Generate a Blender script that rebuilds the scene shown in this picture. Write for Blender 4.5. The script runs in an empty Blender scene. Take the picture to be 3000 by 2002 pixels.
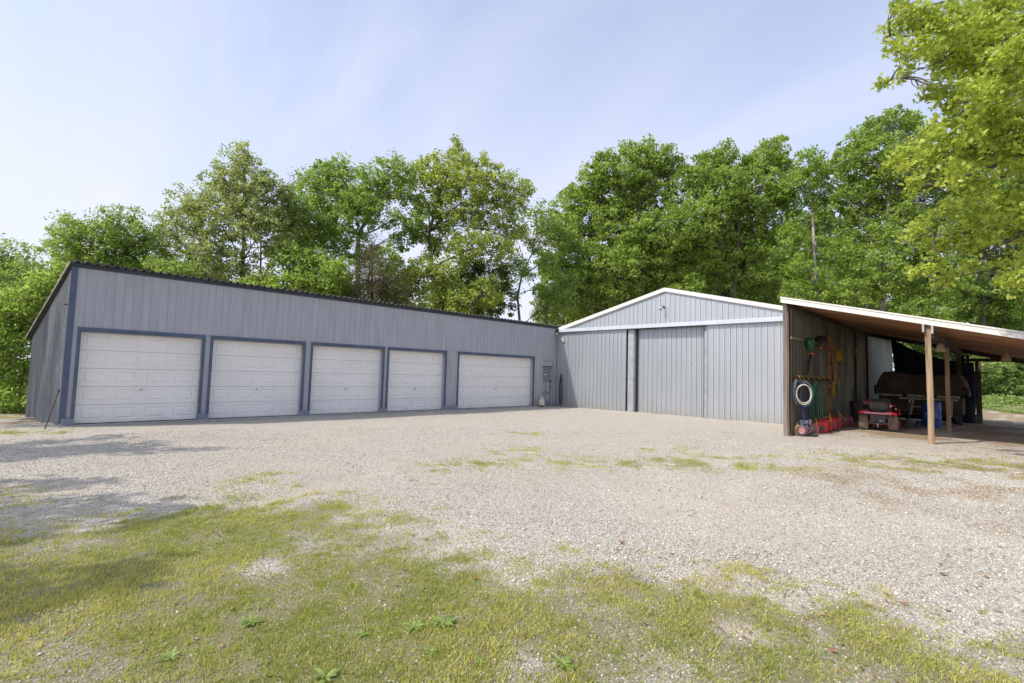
import bpy, math, random
import numpy as np
from mathutils import Vector, Matrix
R = math.radians
random.seed(7); rng = np.random.default_rng(11)
S = bpy.context.scene
col = S.collection
# ------------------------------------------------------------------ camera
# world axes: the garage front runs along +Y (x = 0), the metal barn front along +X (y = 19.8)
TH, PITCH, ROLL, F = 0.7949, 0.0637, 0.029, 1425.88
CAM = np.array([17.322, -0.604, 1.6])
bv = np.array([math.cos(TH), -math.sin(TH)]); av = np.array([math.sin(TH), math.cos(TH)])
def toF(v):                      # camera-aligned ground frame -> world
    v = np.asarray(v, float); return np.array([v[0]*bv[0]+v[1]*bv[1], v[0]*av[0]+v[1]*av[1], v[2]])
fwd = np.array([0, math.cos(PITCH), math.sin(PITCH)]); upv = np.array([0, -math.sin(PITCH), math.cos(PITCH)]); rt = np.array([1., 0, 0])
Rr = math.cos(ROLL)*rt + math.sin(ROLL)*upv; Uu = -math.sin(ROLL)*rt + math.cos(ROLL)*upv
cw = [toF(Rr), toF(Uu), toF(-fwd)]
cam = bpy.data.objects.new("camera", bpy.data.cameras.new("camera")); col.objects.link(cam)
M = Matrix.Identity(4)
for j in range(3):
    for i in range(3): M[i][j] = cw[j][i]
for i in range(3): M[i][3] = CAM[i]
cam.matrix_world = M
cam.data.sensor_width = 36; cam.data.lens = 36*F/3000; cam.data.clip_end = 2000; cam.data.clip_start = 0.05
S.camera = cam
# ------------------------------------------------------------------ world and sun
SUN = np.array([-.32, -.95, 1.0]); SUN /= np.linalg.norm(SUN)
S.view_settings.view_transform = 'Standard'; S.view_settings.look = 'None'; S.view_settings.exposure = 0.87; S.view_settings.gamma = 1
W = bpy.data.worlds.new("World"); S.world = W; W.use_nodes = True
nt = W.node_tree; N = nt.nodes; L = nt.links
bg = N['Background']; bg.inputs[1].default_value = 0.15
sky = N.new('ShaderNodeTexSky'); sky.sky_type = 'NISHITA'; sky.sun_disc = False
sky.sun_elevation = math.asin(SUN[2]); sky.sun_rotation = math.atan2(SUN[0], SUN[1])
sky.air_density = 1.0; sky.dust_density = 2.2; sky.ozone_density = 2.5
tc = N.new('ShaderNodeTexCoord')
sp = N.new('ShaderNodeSeparateXYZ'); L.new(tc.outputs['Generated'], sp.inputs[0])
dv = N.new('ShaderNodeMath'); dv.operation = 'ADD'; dv.inputs[1].default_value = .22; L.new(sp.outputs[2], dv.inputs[0])
cx = N.new('ShaderNodeMath'); cx.operation = 'DIVIDE'; L.new(sp.outputs[0], cx.inputs[0]); L.new(dv.outputs[0], cx.inputs[1])
cy = N.new('ShaderNodeMath'); cy.operation = 'DIVIDE'; L.new(sp.outputs[1], cy.inputs[0]); L.new(dv.outputs[0], cy.inputs[1])
cb = N.new('ShaderNodeCombineXYZ'); L.new(cx.outputs[0], cb.inputs[0]); L.new(cy.outputs[0], cb.inputs[1])
mpn = N.new('ShaderNodeMapping'); mpn.inputs['Rotation'].default_value = (0, 0, R(62)); mpn.inputs['Scale'].default_value = (.5, 1.5, 1); L.new(cb.outputs[0], mpn.inputs[0])
nz = N.new('ShaderNodeTexNoise'); nz.inputs['Scale'].default_value = 1.1; nz.inputs['Detail'].default_value = 7; nz.inputs['Roughness'].default_value = .55; nz.inputs['Distortion'].default_value = .9
L.new(mpn.outputs[0], nz.inputs['Vector'])
cr = N.new('ShaderNodeMapRange'); cr.inputs[1].default_value = .38; cr.inputs[2].default_value = .85; cr.inputs[3].default_value = .0; cr.inputs[4].default_value = .46
L.new(nz.outputs[0], cr.inputs[0])
hz = N.new('ShaderNodeMapRange'); hz.inputs[1].default_value = .0; hz.inputs[2].default_value = .62; hz.inputs[3].default_value = .80; hz.inputs[4].default_value = .18; L.new(sp.outputs[2], hz.inputs[0])
# haze is thicker towards the -X side of the sky
hx = N.new('ShaderNodeMapRange'); hx.inputs[1].default_value = -.2; hx.inputs[2].default_value = -1.; hx.inputs[3].default_value = .0; hx.inputs[4].default_value = .14; L.new(sp.outputs[0], hx.inputs[0])
ad = N.new('ShaderNodeMath'); ad.operation = 'ADD'; L.new(cr.outputs[0], ad.inputs[0]); L.new(hz.outputs[0], ad.inputs[1])
ad2 = N.new('ShaderNodeMath'); ad2.operation = 'ADD'; ad2.use_clamp = True; L.new(ad.outputs[0], ad2.inputs[0]); L.new(hx.outputs[0], ad2.inputs[1])
mx = N.new('ShaderNodeMix'); mx.data_type = 'RGBA'; L.new(ad2.outputs[0], mx.inputs[0]); L.new(sky.outputs[0], mx.inputs[6]); mx.inputs[7].default_value = (3.35, 3.38, 3.98, 1)
L.new(mx.outputs[2], bg.inputs[0])
sun = bpy.data.objects.new("sun", bpy.data.lights.new("sun", 'SUN')); col.objects.link(sun)
sun.data.energy = 2.5; sun.data.angle = R(.6); sun.data.color = (1, .93, .82)
sun.rotation_euler = Vector(SUN).to_track_quat('Z', 'Y').to_euler(); sun.location = (-10, -30, 30)

# ------------------------------------------------------------------ helpers
def ray(x, y):
    r2 = (x-1500)/F; u2 = -(y-1001)/F
    return r2*cw[0] + u2*cw[1] - cw[2]
def at(x, y, D):                 # a point D metres in front of the standpoint
    d = ray(x, y); return CAM + d*D
CTRL = np.array([(17.3,-.6,0),(15.5,1.5,0),(13.8,-.6,0),(0,0,-.16),(0,5,-.16),(0,10,-.16),(0,15,-.16),(0,19,-.15),(3,19.8,-.12),(6,19.8,-.11),(8.5,19.8,-.09),(11.3,19.8,-.065),
  (12.5,16.4,-.13),(12.6,17.5,-.10),(12.8,19.5,-.06),(14.2,19.6,.01),(15.9,16.3,.055),(15.9,21,.055),(16,25.6,.05),(20,20,.1),(25,10,.1),(18,14,.08),(-8.8,-.8,-.6),(-4.5,-.4,-.36),(-6,-5,-.4),(-16,5,-.6),(-9,12,-.5),(0,42,0),(17,38,.1),(32,40,.4),(8,8,-.07),(4,2,-.12),(2,-3,-.12),(13,27,0),(8,0,-.05),(60,20,.4),(-40,0,-.5),(-30,60,-.2)], float)
def gz(x, y):
    x = np.asarray(x, float); y = np.asarray(y, float)
    w = 0; s = 0
    for c in CTRL:
        k = 1/((x-c[0])**2+(y-c[1])**2+.15)**1.6
        w = w + k; s = s + k*c[2]
    return s/w
def gp(x, y):                    # where a sight line meets the ground
    d = ray(x, y); z = 0.
    for _ in range(12):
        k = (z-CAM[2])/d[2]; p = CAM+d*k; z = float(gz(p[0], p[1]))
    return p[:2]
roots = {}
def tag(o, label=None, cat=None, group=None, kind=None):
    if label: o['label'] = label
    if cat: o['category'] = cat
    if group: o['group'] = group
    if kind: o['kind'] = kind
    return o
def thing(name, label, cat, loc=(0, 0, 0), rz=0, group=None):
    o = bpy.data.objects.new(name, None); col.objects.link(o); o.location = loc; o.rotation_euler = (0, 0, rz); o.empty_display_size = .2
    return tag(o, label, cat, group)
def root_of(o):
    while o.parent: o = o.parent
    return o
def finish(me, name, mat, parent, V, world):
    pass
def mk(name, V, Fc, mat, parent=None, smooth=False, world=False, attr=None):
    """V (n,3) array, Fc list of faces or an int array (m,k)"""
    V = np.asarray(V, float)
    if parent is not None and world:
        r = root_of(parent); V = V-np.array(r.location); a = -r.rotation_euler.z
        c, s = math.cos(a), math.sin(a); V = np.stack([V[:,0]*c-V[:,1]*s, V[:,0]*s+V[:,1]*c, V[:,2]], 1)
    me = bpy.data.meshes.new(name)
    if isinstance(Fc, np.ndarray):
        m, k = Fc.shape
        me.vertices.add(len(V)); me.vertices.foreach_set('co', V.astype(np.float32).ravel())
        me.loops.add(m*k); me.loops.foreach_set('vertex_index', Fc.astype(np.int32).ravel())
        me.polygons.add(m); me.polygons.foreach_set('loop_start', np.arange(0, m*k, k, dtype=np.int32)); me.polygons.foreach_set('loop_total', np.full(m, k, np.int32))
        me.update(calc_edges=True)
    else:
        me.from_pydata([tuple(v) for v in V], [], Fc); me.update()
    if attr is not None:
        ca = me.color_attributes.new('tint', 'FLOAT_COLOR', 'POINT'); a4 = np.ones((len(V), 4), np.float32); a4[:, :3] = attr
        ca.data.foreach_set('color', a4.ravel())
    if smooth: me.polygons.foreach_set('use_smooth', np.ones(len(me.polygons), bool))
    me.materials.append(mat)
    o = bpy.data.objects.new(name, me); col.objects.link(o)
    if parent is not None: o.parent = parent
    return o
def rotm(e):
    from mathutils import Euler
    return np.array(Euler(e).to_matrix())
class MB:
    def __init__(s): s.v = []; s.f = []
    def add(s, v, f):
        b = len(s.v); s.v += [tuple(map(float, p)) for p in v]; s.f += [tuple(b+i for i in q) for q in f]; return s
    def box(s, c, d, e=None):
        v = np.array([(x, y, z) for x in (-.5, .5) for y in (-.5, .5) for z in (-.5, .5)])*np.array(d)
        if e is not None: v = v@rotm(e).T
        return s.add(v+np.array(c), [(0,1,3,2),(4,6,7,5),(0,4,5,1),(2,3,7,6),(0,2,6,4),(1,5,7,3)])
    def span(s, x0, x1, y0, y1, z0, z1): return s.box(((x0+x1)/2,(y0+y1)/2,(z0+z1)/2),(abs(x1-x0),abs(y1-y0),abs(z1-z0)))
    def bar(s, p, q, w, h):          # rectangular bar from p to q
        p = Vector(p); q = Vector(q); d = (q-p); l = d.length; d.normalize()
        u = Vector((0,0,1)) if abs(d.z) < .9 else Vector((1,0,0))
        a = d.cross(u).normalized(); b = a.cross(d).normalized()
        v = [tuple(o+a*(i*w/2)+b*(j*h/2)) for o in (p, q) for i, j in ((-1,-1),(1,-1),(1,1),(-1,1))]
        return s.add(v, [(3,2,1,0),(4,5,6,7),(0,1,5,4),(1,2,6,5),(2,3,7,6),(3,0,4,7)])
    def tube(s, P, r, seg=8, closed=False):
        P = [Vector(p) for p in P]; n = len(P); rr = r if hasattr(r, '__len__') else [r]*n
        ring = []; prev = None
        for i in range(n):
            if closed: d = P[(i+1) % n]-P[i-1]
            else: d = P[min(i+1, n-1)]-P[max(i-1, 0)]
            if d.length < 1e-9: d = Vector((0,0,1))
            d.normalize()
            if prev is None:
                u = Vector((0,0,1)) if abs(d.z) < .9 else Vector((1,0,0)); a = d.cross(u).normalized()
            else:
                a = prev-d*prev.dot(d); a = a.normalized() if a.length > 1e-6 else d.orthogonal().normalized()
            prev = a; b = d.cross(a)
            ring.append([tuple(P[i]+(a*math.cos(t)+b*math.sin(t))*rr[i]) for t in [2*math.pi*k/seg for k in range(seg)]])
        v = [p for q in ring for p in q]; f = []
        for i in range(n if closed else n-1):
            j = (i+1) % n
            for k in range(seg): f.append((i*seg+k, i*seg+(k+1) % seg, j*seg+(k+1) % seg, j*seg+k))
        if not closed: f += [tuple(range(seg))[::-1], tuple((n-1)*seg+k for k in range(seg))]
        return s.add(v, f)
    def lathe(s, prof, c=(0,0,0), e=None, seg=20):   # prof [(r,z)]
        v = []; f = []; n = len(prof)
        for r_, z in prof: v += [(r_*math.cos(2*math.pi*k/seg), r_*math.sin(2*math.pi*k/seg), z) for k in range(seg)]
        for i in range(n-1):
            for k in range(seg): f.append((i*seg+k, i*seg+(k+1) % seg, (i+1)*seg+(k+1) % seg, (i+1)*seg+k))
        f += [tuple(range(seg))[::-1], tuple((n-1)*seg+k for k in range(seg))]
        v = np.array(v)
        if e is not None: v = v@rotm(e).T
        return s.add(v+np.array(c), f)
    def prism(s, poly, d0, d1, axis='y'):   # poly in the two other axes
        n = len(poly)
        def m(p, d): return {'y': (p[0], d, p[1]), 'x': (d, p[0], p[1]), 'z': (p[0], p[1], d)}[axis]
        v = [m(p, d0) for p in poly]+[m(p, d1) for p in poly]
        return s.add(v, [tuple(range(n))[::-1], tuple(range(n, 2*n))]+[(i, (i+1) % n, n+(i+1) % n, n+i) for i in range(n)])
    def build(s, name, mat, parent=None, smooth=False, world=False, bevel=0, label=None):
        o = mk(name, np.array(s.v), s.f, mat, parent, smooth, world)
        import bmesh
        b = bmesh.new(); b.from_mesh(o.data); bmesh.ops.recalc_face_normals(b, faces=b.faces); b.to_mesh(o.data); b.free()
        if bevel:
            mo = o.modifiers.new('b', 'BEVEL'); mo.width = bevel; mo.segments = 2; mo.limit_method = 'ANGLE'
        if label: o['label'] = label
        return o
def copy_tree(o, parent=None):
    c = o.copy(); col.objects.link(c); c.parent = parent
    for ch in o.children: copy_tree(ch, c)
    return c

# ------------------------------------------------------------------ materials
def mat(name, c1, c2=None, rough=.6, metal=0, scale=4., bump=0., bscale=None, stretch=(1,1,1), detail=6, contrast=(.35,.65), spec=.5, dirt=None, coord='Object'):
    m = bpy.data.materials.new(name); m.use_nodes = True; t = m.node_tree; n = t.nodes; l = t.links
    p = n['Principled BSDF']; p.inputs['Roughness'].default_value = rough; p.inputs['Metallic'].default_value = metal; p.inputs['Specular IOR Level'].default_value = spec
    c2 = c2 or tuple(x*.75 for x in c1)
    tc = n.new('ShaderNodeTexCoord'); mp = n.new('ShaderNodeMapping'); mp.inputs['Scale'].default_value = stretch; l.new(tc.outputs[coord], mp.inputs[0])
    no = n.new('ShaderNodeTexNoise'); no.inputs['Scale'].default_value = scale; no.inputs['Detail'].default_value = detail; l.new(mp.outputs[0], no.inputs['Vector'])
    mr = n.new('ShaderNodeMapRange'); mr.inputs[1].default_value = contrast[0]; mr.inputs[2].default_value = contrast[1]; l.new(no.outputs[0], mr.inputs[0])
    mi = n.new('ShaderNodeMix'); mi.data_type = 'RGBA'; mi.inputs[6].default_value = (*c1, 1); mi.inputs[7].default_value = (*c2, 1); l.new(mr.outputs[0], mi.inputs[0])
    out = mi.outputs[2]
    if dirt:      # (colour, height, soft) dirt splashed along the foot, plus blotches
        dc, dz0, dz1, amt = dirt
        sx = n.new('ShaderNodeSeparateXYZ'); l.new(tc.outputs['Object'], sx.inputs[0])
        n2 = n.new('ShaderNodeTexNoise'); n2.inputs['Scale'].default_value = 3; n2.inputs['Detail'].default_value = 8; l.new(tc.outputs['Object'], n2.inputs['Vector'])
        m1 = n.new('ShaderNodeMath'); m1.operation = 'MULTIPLY_ADD'; m1.inputs[1].default_value = -.9; l.new(n2.outputs[0], m1.inputs[0]); l.new(sx.outputs[2], m1.inputs[2])
        m2 = n.new('ShaderNodeMapRange'); m2.inputs[1].default_value = dz0-.45; m2.inputs[2].default_value = dz1-.45; m2.inputs[3].default_value = amt; m2.inputs[4].default_value = 0; l.new(m1.outputs[0], m2.inputs[0])
        m3 = n.new('ShaderNodeMix'); m3.data_type = 'RGBA'; l.new(m2.outputs[0], m3.inputs[0]); l.new(out, m3.inputs[6]); m3.inputs[7].default_value = (*dc, 1); out = m3.outputs[2]
    l.new(out, p.inputs['Base Color'])
    if rough < .9:
        rr = n.new('ShaderNodeMapRange'); rr.inputs[3].default_value = max(rough-.08, .03); rr.inputs[4].default_value = min(rough+.1, 1); l.new(no.outputs[0], rr.inputs[0]); l.new(rr.outputs[0], p.inputs['Roughness'])
    if bump:
        nb = n.new('ShaderNodeTexNoise'); nb.inputs['Scale'].default_value = bscale or scale*3; nb.inputs['Detail'].default_value = 5; l.new(mp.outputs[0], nb.inputs['Vector'])
        b = n.new('ShaderNodeBump'); b.inputs['Strength'].default_value = min(1, bump); b.inputs['Distance'].default_value = .02; l.new(nb.outputs[0], b.inputs['Height']); l.new(b.outputs[0], p.inputs['Normal'])
    return m
m_siding = mat('painted_siding', (.385,.392,.42), (.335,.342,.368), .75, scale=1.3, stretch=(1,4,.5), bump=.12, bscale=30, dirt=((.20,.20,.20), .0, .5, .45))
m_blue = mat('blue_trim_paint', (.080,.108,.175), (.062,.084,.135), .6, scale=2.5, bump=.08, bscale=25)
m_block = mat('painted_block', (.22,.25,.31), (.17,.195,.25), .8, scale=5, bump=.2)
m_fascia = mat('slate_fascia_paint', (.045,.055,.072), (.035,.042,.055), .7, scale=3)
m_white = mat('white_door_enamel', (.81,.785,.75), (.76,.735,.705), .42, scale=.9, dirt=((.5,.48,.45), -.05, .25, .35))
m_poststeel = mat('door_post_steel', (.40,.43,.47), (.31,.33,.37), .4, .4, scale=3)
m_whitetrim = mat('white_trim_metal', (.66,.65,.635), (.57,.56,.545), .4, scale=2)
m_roofdark = mat('weathered_roof_metal', (.10,.10,.10), (.055,.055,.057), .55, .2, scale=3)
m_barn = mat('light_steel_siding', (.46,.49,.525), (.41,.44,.475), .30, .55, scale=1.1, stretch=(1,1,.35), bump=.10, bscale=2.2, dirt=((.40,.37,.33), .0, .55, .55))
m_barntrim = mat('pale_steel_trim', (.50,.53,.60), (.44,.47,.54), .4, .15, scale=2)
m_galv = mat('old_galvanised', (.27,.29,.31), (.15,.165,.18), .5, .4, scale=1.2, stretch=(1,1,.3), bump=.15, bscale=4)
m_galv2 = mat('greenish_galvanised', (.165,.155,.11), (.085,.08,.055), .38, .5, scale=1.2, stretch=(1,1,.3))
m_gap = mat('dark_gap', (.055,.058,.062), rough=.9)
m_conc = mat('concrete', (.42,.40,.36), (.28,.27,.25), .9, scale=6, bump=.3)
m_wood = mat('weathered_post', (.36,.265,.165), (.16,.105,.065), .85, scale=2.2, stretch=(4,4,.35), bump=.5, bscale=14, contrast=(.36,.66))
m_oldwood = mat('grey_post', (.23,.185,.155), (.09,.065,.055), .9, scale=2.5, stretch=(5,5,.3), bump=.5, bscale=14)
m_deck = mat('deck_boards', (.52,.27,.13), (.22,.105,.05), .85, scale=1.6, stretch=(.35,4,4), bump=.35, bscale=12)
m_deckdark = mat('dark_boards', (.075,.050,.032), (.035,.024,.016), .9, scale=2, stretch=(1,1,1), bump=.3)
m_black = mat('black_rubber', (.025,.025,.025), (.045,.043,.04), .6, scale=8)
m_tyre = mat('dusty_tyre', (.27,.21,.16), (.13,.10,.08), .9, scale=9, bump=.4)
m_red = mat('red_plastic', (.50,.012,.02), (.36,.01,.014), .38, scale=4)
m_redp = mat('faded_red_plastic', (.42,.13,.14), (.30,.08,.09), .55, scale=6)
m_pink = mat('dusty_pink_rim', (.42,.20,.21), (.33,.10,.11), .5, scale=6)
m_mower = mat('red_mower_paint', (.62,.01,.03), (.50,.008,.02), .25, scale=2)
m_yel = mat('yellow_plastic', (.75,.42,.02), (.6,.32,.02), .5, scale=5)
m_yrope = mat('yellow_rope', (.50,.33,.02), (.33,.2,.02), .8, scale=30)
m_bluedk = mat('blue_steel', (.02,.03,.24), (.015,.02,.15), .4, .2, scale=5)
m_barrel = mat('blue_drum_plastic', (.008,.07,.30), (.006,.055,.24), .45, scale=2)
m_hosew = mat('white_hose', (.48,.44,.38), (.36,.33,.28), .5, scale=9)
m_hoseb = mat('blue_clear_hose', (.12,.17,.21), (.07,.10,.135), .35, scale=9)
m_hosed = mat('dark_blue_hose', (.055,.075,.10), (.03,.045,.06), .5, scale=9)
m_hoseg = mat('green_hose', (.03,.17,.09), (.02,.10,.055), .45, scale=9)
m_tan = mat('tan_jug', (.36,.27,.12), (.20,.14,.06), .6, scale=6, bump=.2)
m_cream = mat('cream_frame_paint', (.32,.29,.17), (.20,.18,.10), .5, scale=5)
m_cover = mat('brown_cover_cloth', (.068,.046,.028), (.04,.028,.018), .95, scale=3, bump=.35)
m_navy = mat('navy_tarp', (.006,.012,.028), (.004,.008,.018), .7, scale=3, bump=.2)
m_whitebag = mat('white_plastic_bag', (.45,.45,.42), (.34,.34,.32), .6, scale=6)
m_greenp = mat('green_machine_plastic', (.02,.12,.04), (.012,.075,.025), .4, scale=5)
m_orange = mat('orange_plastic', (.75,.10,.015), rough=.45, scale=5)
m_grey = mat('grey_plastic', (.085,.08,.078), (.055,.052,.05), .6, scale=6, bump=.1)
m_greyl = mat('light_grey_metal', (.5,.5,.5), (.36,.36,.36), .35, .6, scale=6)
m_tank = mat('cream_tank_enamel', (.62,.58,.50), (.5,.46,.39), .5, scale=5, dirt=((.2,.14,.09), .0, .12, .7))
m_bell = mat('tan_lamp_shade', (.40,.31,.19), (.26,.19,.11), .7, scale=9, bump=.2)
m_lens = mat('lamp_glass', (.62,.53,.33), (.5,.42,.25), .25, scale=9)
m_text = mat('white_print', (.45,.5,.6), rough=.6)
m_rust = mat('rusty_metal', (.22,.11,.05), (.10,.05,.025), .85, scale=9, bump=.3)

def leafmat(name, ca, cb_, trans=.42, rough=.5):
    m = bpy.data.materials.new(name); m.use_nodes = True; t = m.node_tree; n = t.nodes; l = t.links
    p = n['Principled BSDF']; p.inputs['Roughness'].default_value = rough; p.inputs['Specular IOR Level'].default_value = .35
    at_ = n.new('ShaderNodeVertexColor'); at_.layer_name = 'tint'
    s = n.new('ShaderNodeSeparateColor'); l.new(at_.outputs[0], s.inputs[0])
    mi = n.new('ShaderNodeMix'); mi.data_type = 'RGBA'; mi.inputs[6].default_value = (*ca, 1); mi.inputs[7].default_value = (*cb_, 1); l.new(s.outputs[0], mi.inputs[0])
    l.new(mi.outputs[2], p.inputs['Base Color'])
    tr = n.new('ShaderNodeBsdfTranslucent'); hs = n.new('ShaderNodeHueSaturation'); hs.inputs['Hue'].default_value = .485; hs.inputs['Saturation'].default_value = 1.05; hs.inputs['Value'].default_value = 1.5
    l.new(mi.outputs[2], hs.inputs['Color']); l.new(hs.outputs[0], tr.inputs[0])
    ms = n.new('ShaderNodeMixShader'); ms.inputs[0].default_value = trans; l.new(p.outputs[0], ms.inputs[1]); l.new(tr.outputs[0], ms.inputs[2])
    l.new(ms.outputs[0], n['Material Output'].inputs[0])
    return m
def tintmat(name, ca, cb_, rough=.9):
    m = leafmat(name, ca, cb_, 0, rough); return m
m_bark = mat('bark', (.17,.145,.12), (.085,.07,.058), .95, scale=3, stretch=(4,4,1), bump=.5)
m_barkl = mat('pale_bark', (.36,.33,.30), (.19,.17,.15), .95, scale=3, stretch=(2,2,1), bump=.4)

# ------------------------------------------------------------------ ground
def seg_d(X, Y, p, q):
    p = np.array(p); q = np.array(q); d = q-p; L2 = max((d*d).sum(), 1e-9)
    k = np.clip(((X-p[0])*d[0]+(Y-p[1])*d[1])/L2, 0, 1)
    return np.hypot(X-(p[0]+k*d[0]), Y-(p[1]+k*d[1]))
def inside(X, Y, poly):
    r = np.zeros(X.shape, bool); n = len(poly)
    for i in range(n):
        x0, y0 = poly[i]; x1, y1 = poly[(i+1) % n]
        if y0 == y1: continue
        c = ((Y < y0) != (Y < y1)) & (X < (x1-x0)*(Y-y0)/(y1-y0)+x0); r ^= c
    return r
_pw = rng.uniform(0, 100, (8, 2)); _pa = rng.uniform(0, 6.28, 8)
def wob(X, Y, s):                # cheap smooth noise, about -1..1
    v = 0; a = 1; t = 0
    for i in range(8):
        fr = s*(1.0+.55*i); c, q = math.cos(_pa[i]), math.sin(_pa[i])
        v = v+a*np.sin((X*c+Y*q)*fr+_pw[i, 0]+1.3*np.sin((X*q-Y*c)*fr*.7+_pw[i, 1])); t += a*a*.5; a *= .8
    return v/math.sqrt(t)*.6
edge = [gp(x, y) for x, y in ((0,1575),(200,1545),(450,1500),(800,1455),(1050,1480),(1200,1570),(1400,1625),(1650,1680),(1900,1700),(2150,1735),(2400,1775),(2700,1835),(3000,1900))]
gpoly = [(float(a), float(b)) for a, b in edge]+[(20., 2.4), (26., 0.), (22., -14.), (2., -14.), (6., -3.)]
def mask(X, Y):
    X = np.asarray(X, float); Y = np.asarray(Y, float)
    d = np.full(X.shape, 1e9)
    for i in range(len(gpoly)): d = np.minimum(d, seg_d(X, Y, gpoly[i], gpoly[(i+1) % len(gpoly)]))
    sd = np.where(inside(X, Y, gpoly), d, -d)
    w1 = wob(X, Y, 1.6); w2 = wob(X+31, Y-17, 5.)
    g = np.clip(.50+sd*.80+.15*w1+.30*w2, 0, 1)
    def blob(px, py, r, k):
        nonlocal g
        c = gp(px, py); e = np.exp(-((X-c[0])**2+(Y-c[1])**2)/(r*r)); g = g*(1-k*e)
    blob(760,1665,.2,.75); blob(2170,1850,.16,.8); blob(60,1940,.35,.35); blob(1560,1960,.2,.5); blob(2500,1980,.2,.4); blob(950,1590,.5,.35); blob(1980,1990,.4,.4); blob(350,1990,.2,.3)
    def strip(p, q, r, k):
        nonlocal g
        e = np.exp(-(seg_d(X, Y, gp(*p), gp(*q))/r)**2); g = np.maximum(g, np.clip(k*e*(.72+.6*w2+.35*w1), 0, .8))
    strip((1330,1365),(1520,1352),.9,.5); strip((1680,1356),(2040,1360),.75,.85); strip((2000,1358),(2300,1372),.5,.75); strip((2020,1342),(2450,1335),.5,.5); strip((1500,1352),(1700,1357),.6,.5); strip((1900,1320),(2000,1312),.4,.4)
    strip((1510,1268),(1620,1275),.5,.55); strip((1450,1325),(1560,1318),.5,.45); strip((2400,1348),(2750,1352),.55,.75); strip((2500,1360),(2900,1390),.6,.5); strip((2800,1362),(3150,1380),.75,.8); strip((2600,1330),(3000,1345),.3,.5)
    strip((0,1225),(-300,1215),1.2,.6); strip((700,1415),(790,1400),.35,.65); strip((560,1450),(700,1430),.3,.35); strip((-60,1450),(60,1480),.4,.6); strip((-200,1262),(140,1268),.5,1.); strip((0,1500),(250,1490),.3,.4)
    strip((2100,1263),(2180,1272),.3,.3)
    far = np.clip((X-30)/6, 0, 1)+np.clip((-X-9)/3, 0, 1)+np.clip((Y-40)/5, 0, 1)+np.clip((-Y-4)/4, 0, 1)*np.clip((4-X)/3, 0, 1); g = np.maximum(g, np.clip(far, 0, 1)*.6)
    # leaf litter / twig crumbs
    def near(px, py, r):
        c = gp(px, py); return np.exp(-((X-c[0])**2+(Y-c[1])**2)/(r*r))
    lit = .22*np.clip((X-13)/4, 0, 1)+.42*near(2860,1385,2.2)+.22*near(2500,1400,2.)+.9*near(2650,1275,1.2)+.5*near(2950,1290,2.4)
    lit = lit+np.clip((Y-21)/3, 0, 1)*np.clip((X-12.4)/.5, 0, 1)*.7+far*.5+.8*near(40,1235,1.3)+.6*np.clip((-X-2)/3, 0, 1)
    lit = np.clip(lit*(.75+.6*w1+.4*w2), 0, 1)
    # bare dusty soil: wheel track and patches
    e = np.exp(-(seg_d(X, Y, gp(650,1500), gp(1080,1385))/.28)**2); e = np.maximum(e, .7*np.exp(-(seg_d(X, Y, gp(-100,1560), gp(650,1500))/.4)**2))
    e = np.maximum(e, .7*np.exp(-(seg_d(X, Y, gp(800,1300), gp(1000,1290))/.5)**2)); e = np.maximum(e, .5*np.exp(-(seg_d(X, Y, gp(200,1420), gp(900,1370))/.7)**2))
    for p_, q_ in (((2950,1990),(2050,1420)),((2350,1990),(1850,1420)),((2050,1420),(1950,1262)),((1850,1420),(1780,1240)),((1080,1385),(1500,1290)),((1150,1340),(1560,1262))): e = np.maximum(e, .42*np.exp(-(seg_d(X, Y, gp(*p_), gp(*q_))/.24)**2))
    e = np.clip(e*(.8+.6*w1+.2*w2)+np.clip(w1-.55, 0, 1)*.5, 0, 1)
    return g, lit, e
def axis(lo, hi, a, b, st, grow=1.22):
    v = list(np.arange(a, b+1e-6, st)); s = st; x = v[-1]
    while x < hi: s *= grow; x += s; v.append(x)
    s = st; x = v[0]; pre = []
    while x > lo: s *= grow; x -= s; pre.append(x)
    return np.array(pre[::-1]+v)
gx = axis(-400, 400, -6, 21, .12); gy = axis(-400, 500, -2, 24, .12)
GX, GY = np.meshgrid(gx, gy, indexing='ij'); GZ = gz(GX, GY)+.012*wob(GX, GY, 1.1)*np.clip((1-np.abs(GX-8)/40), 0, 1)
dirt_c = np.exp(-(seg_d(GX, GY, gp(650,1500), gp(1080,1385))/.22)**2); GZ = GZ-.035*dirt_c
GZ = GZ+np.clip(GY-41, 0, 12)*.14*np.clip((GX-8)/6, 0, 1)       # low bank behind the lean-to
nx_, ny_ = GX.shape; idx = np.arange(nx_*ny_).reshape(nx_, ny_)
FQ = np.stack([idx[:-1,:-1], idx[1:,:-1], idx[1:,1:], idx[:-1,1:]], -1).reshape(-1, 4)
mg, ml, md = mask(GX, GY)
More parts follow.
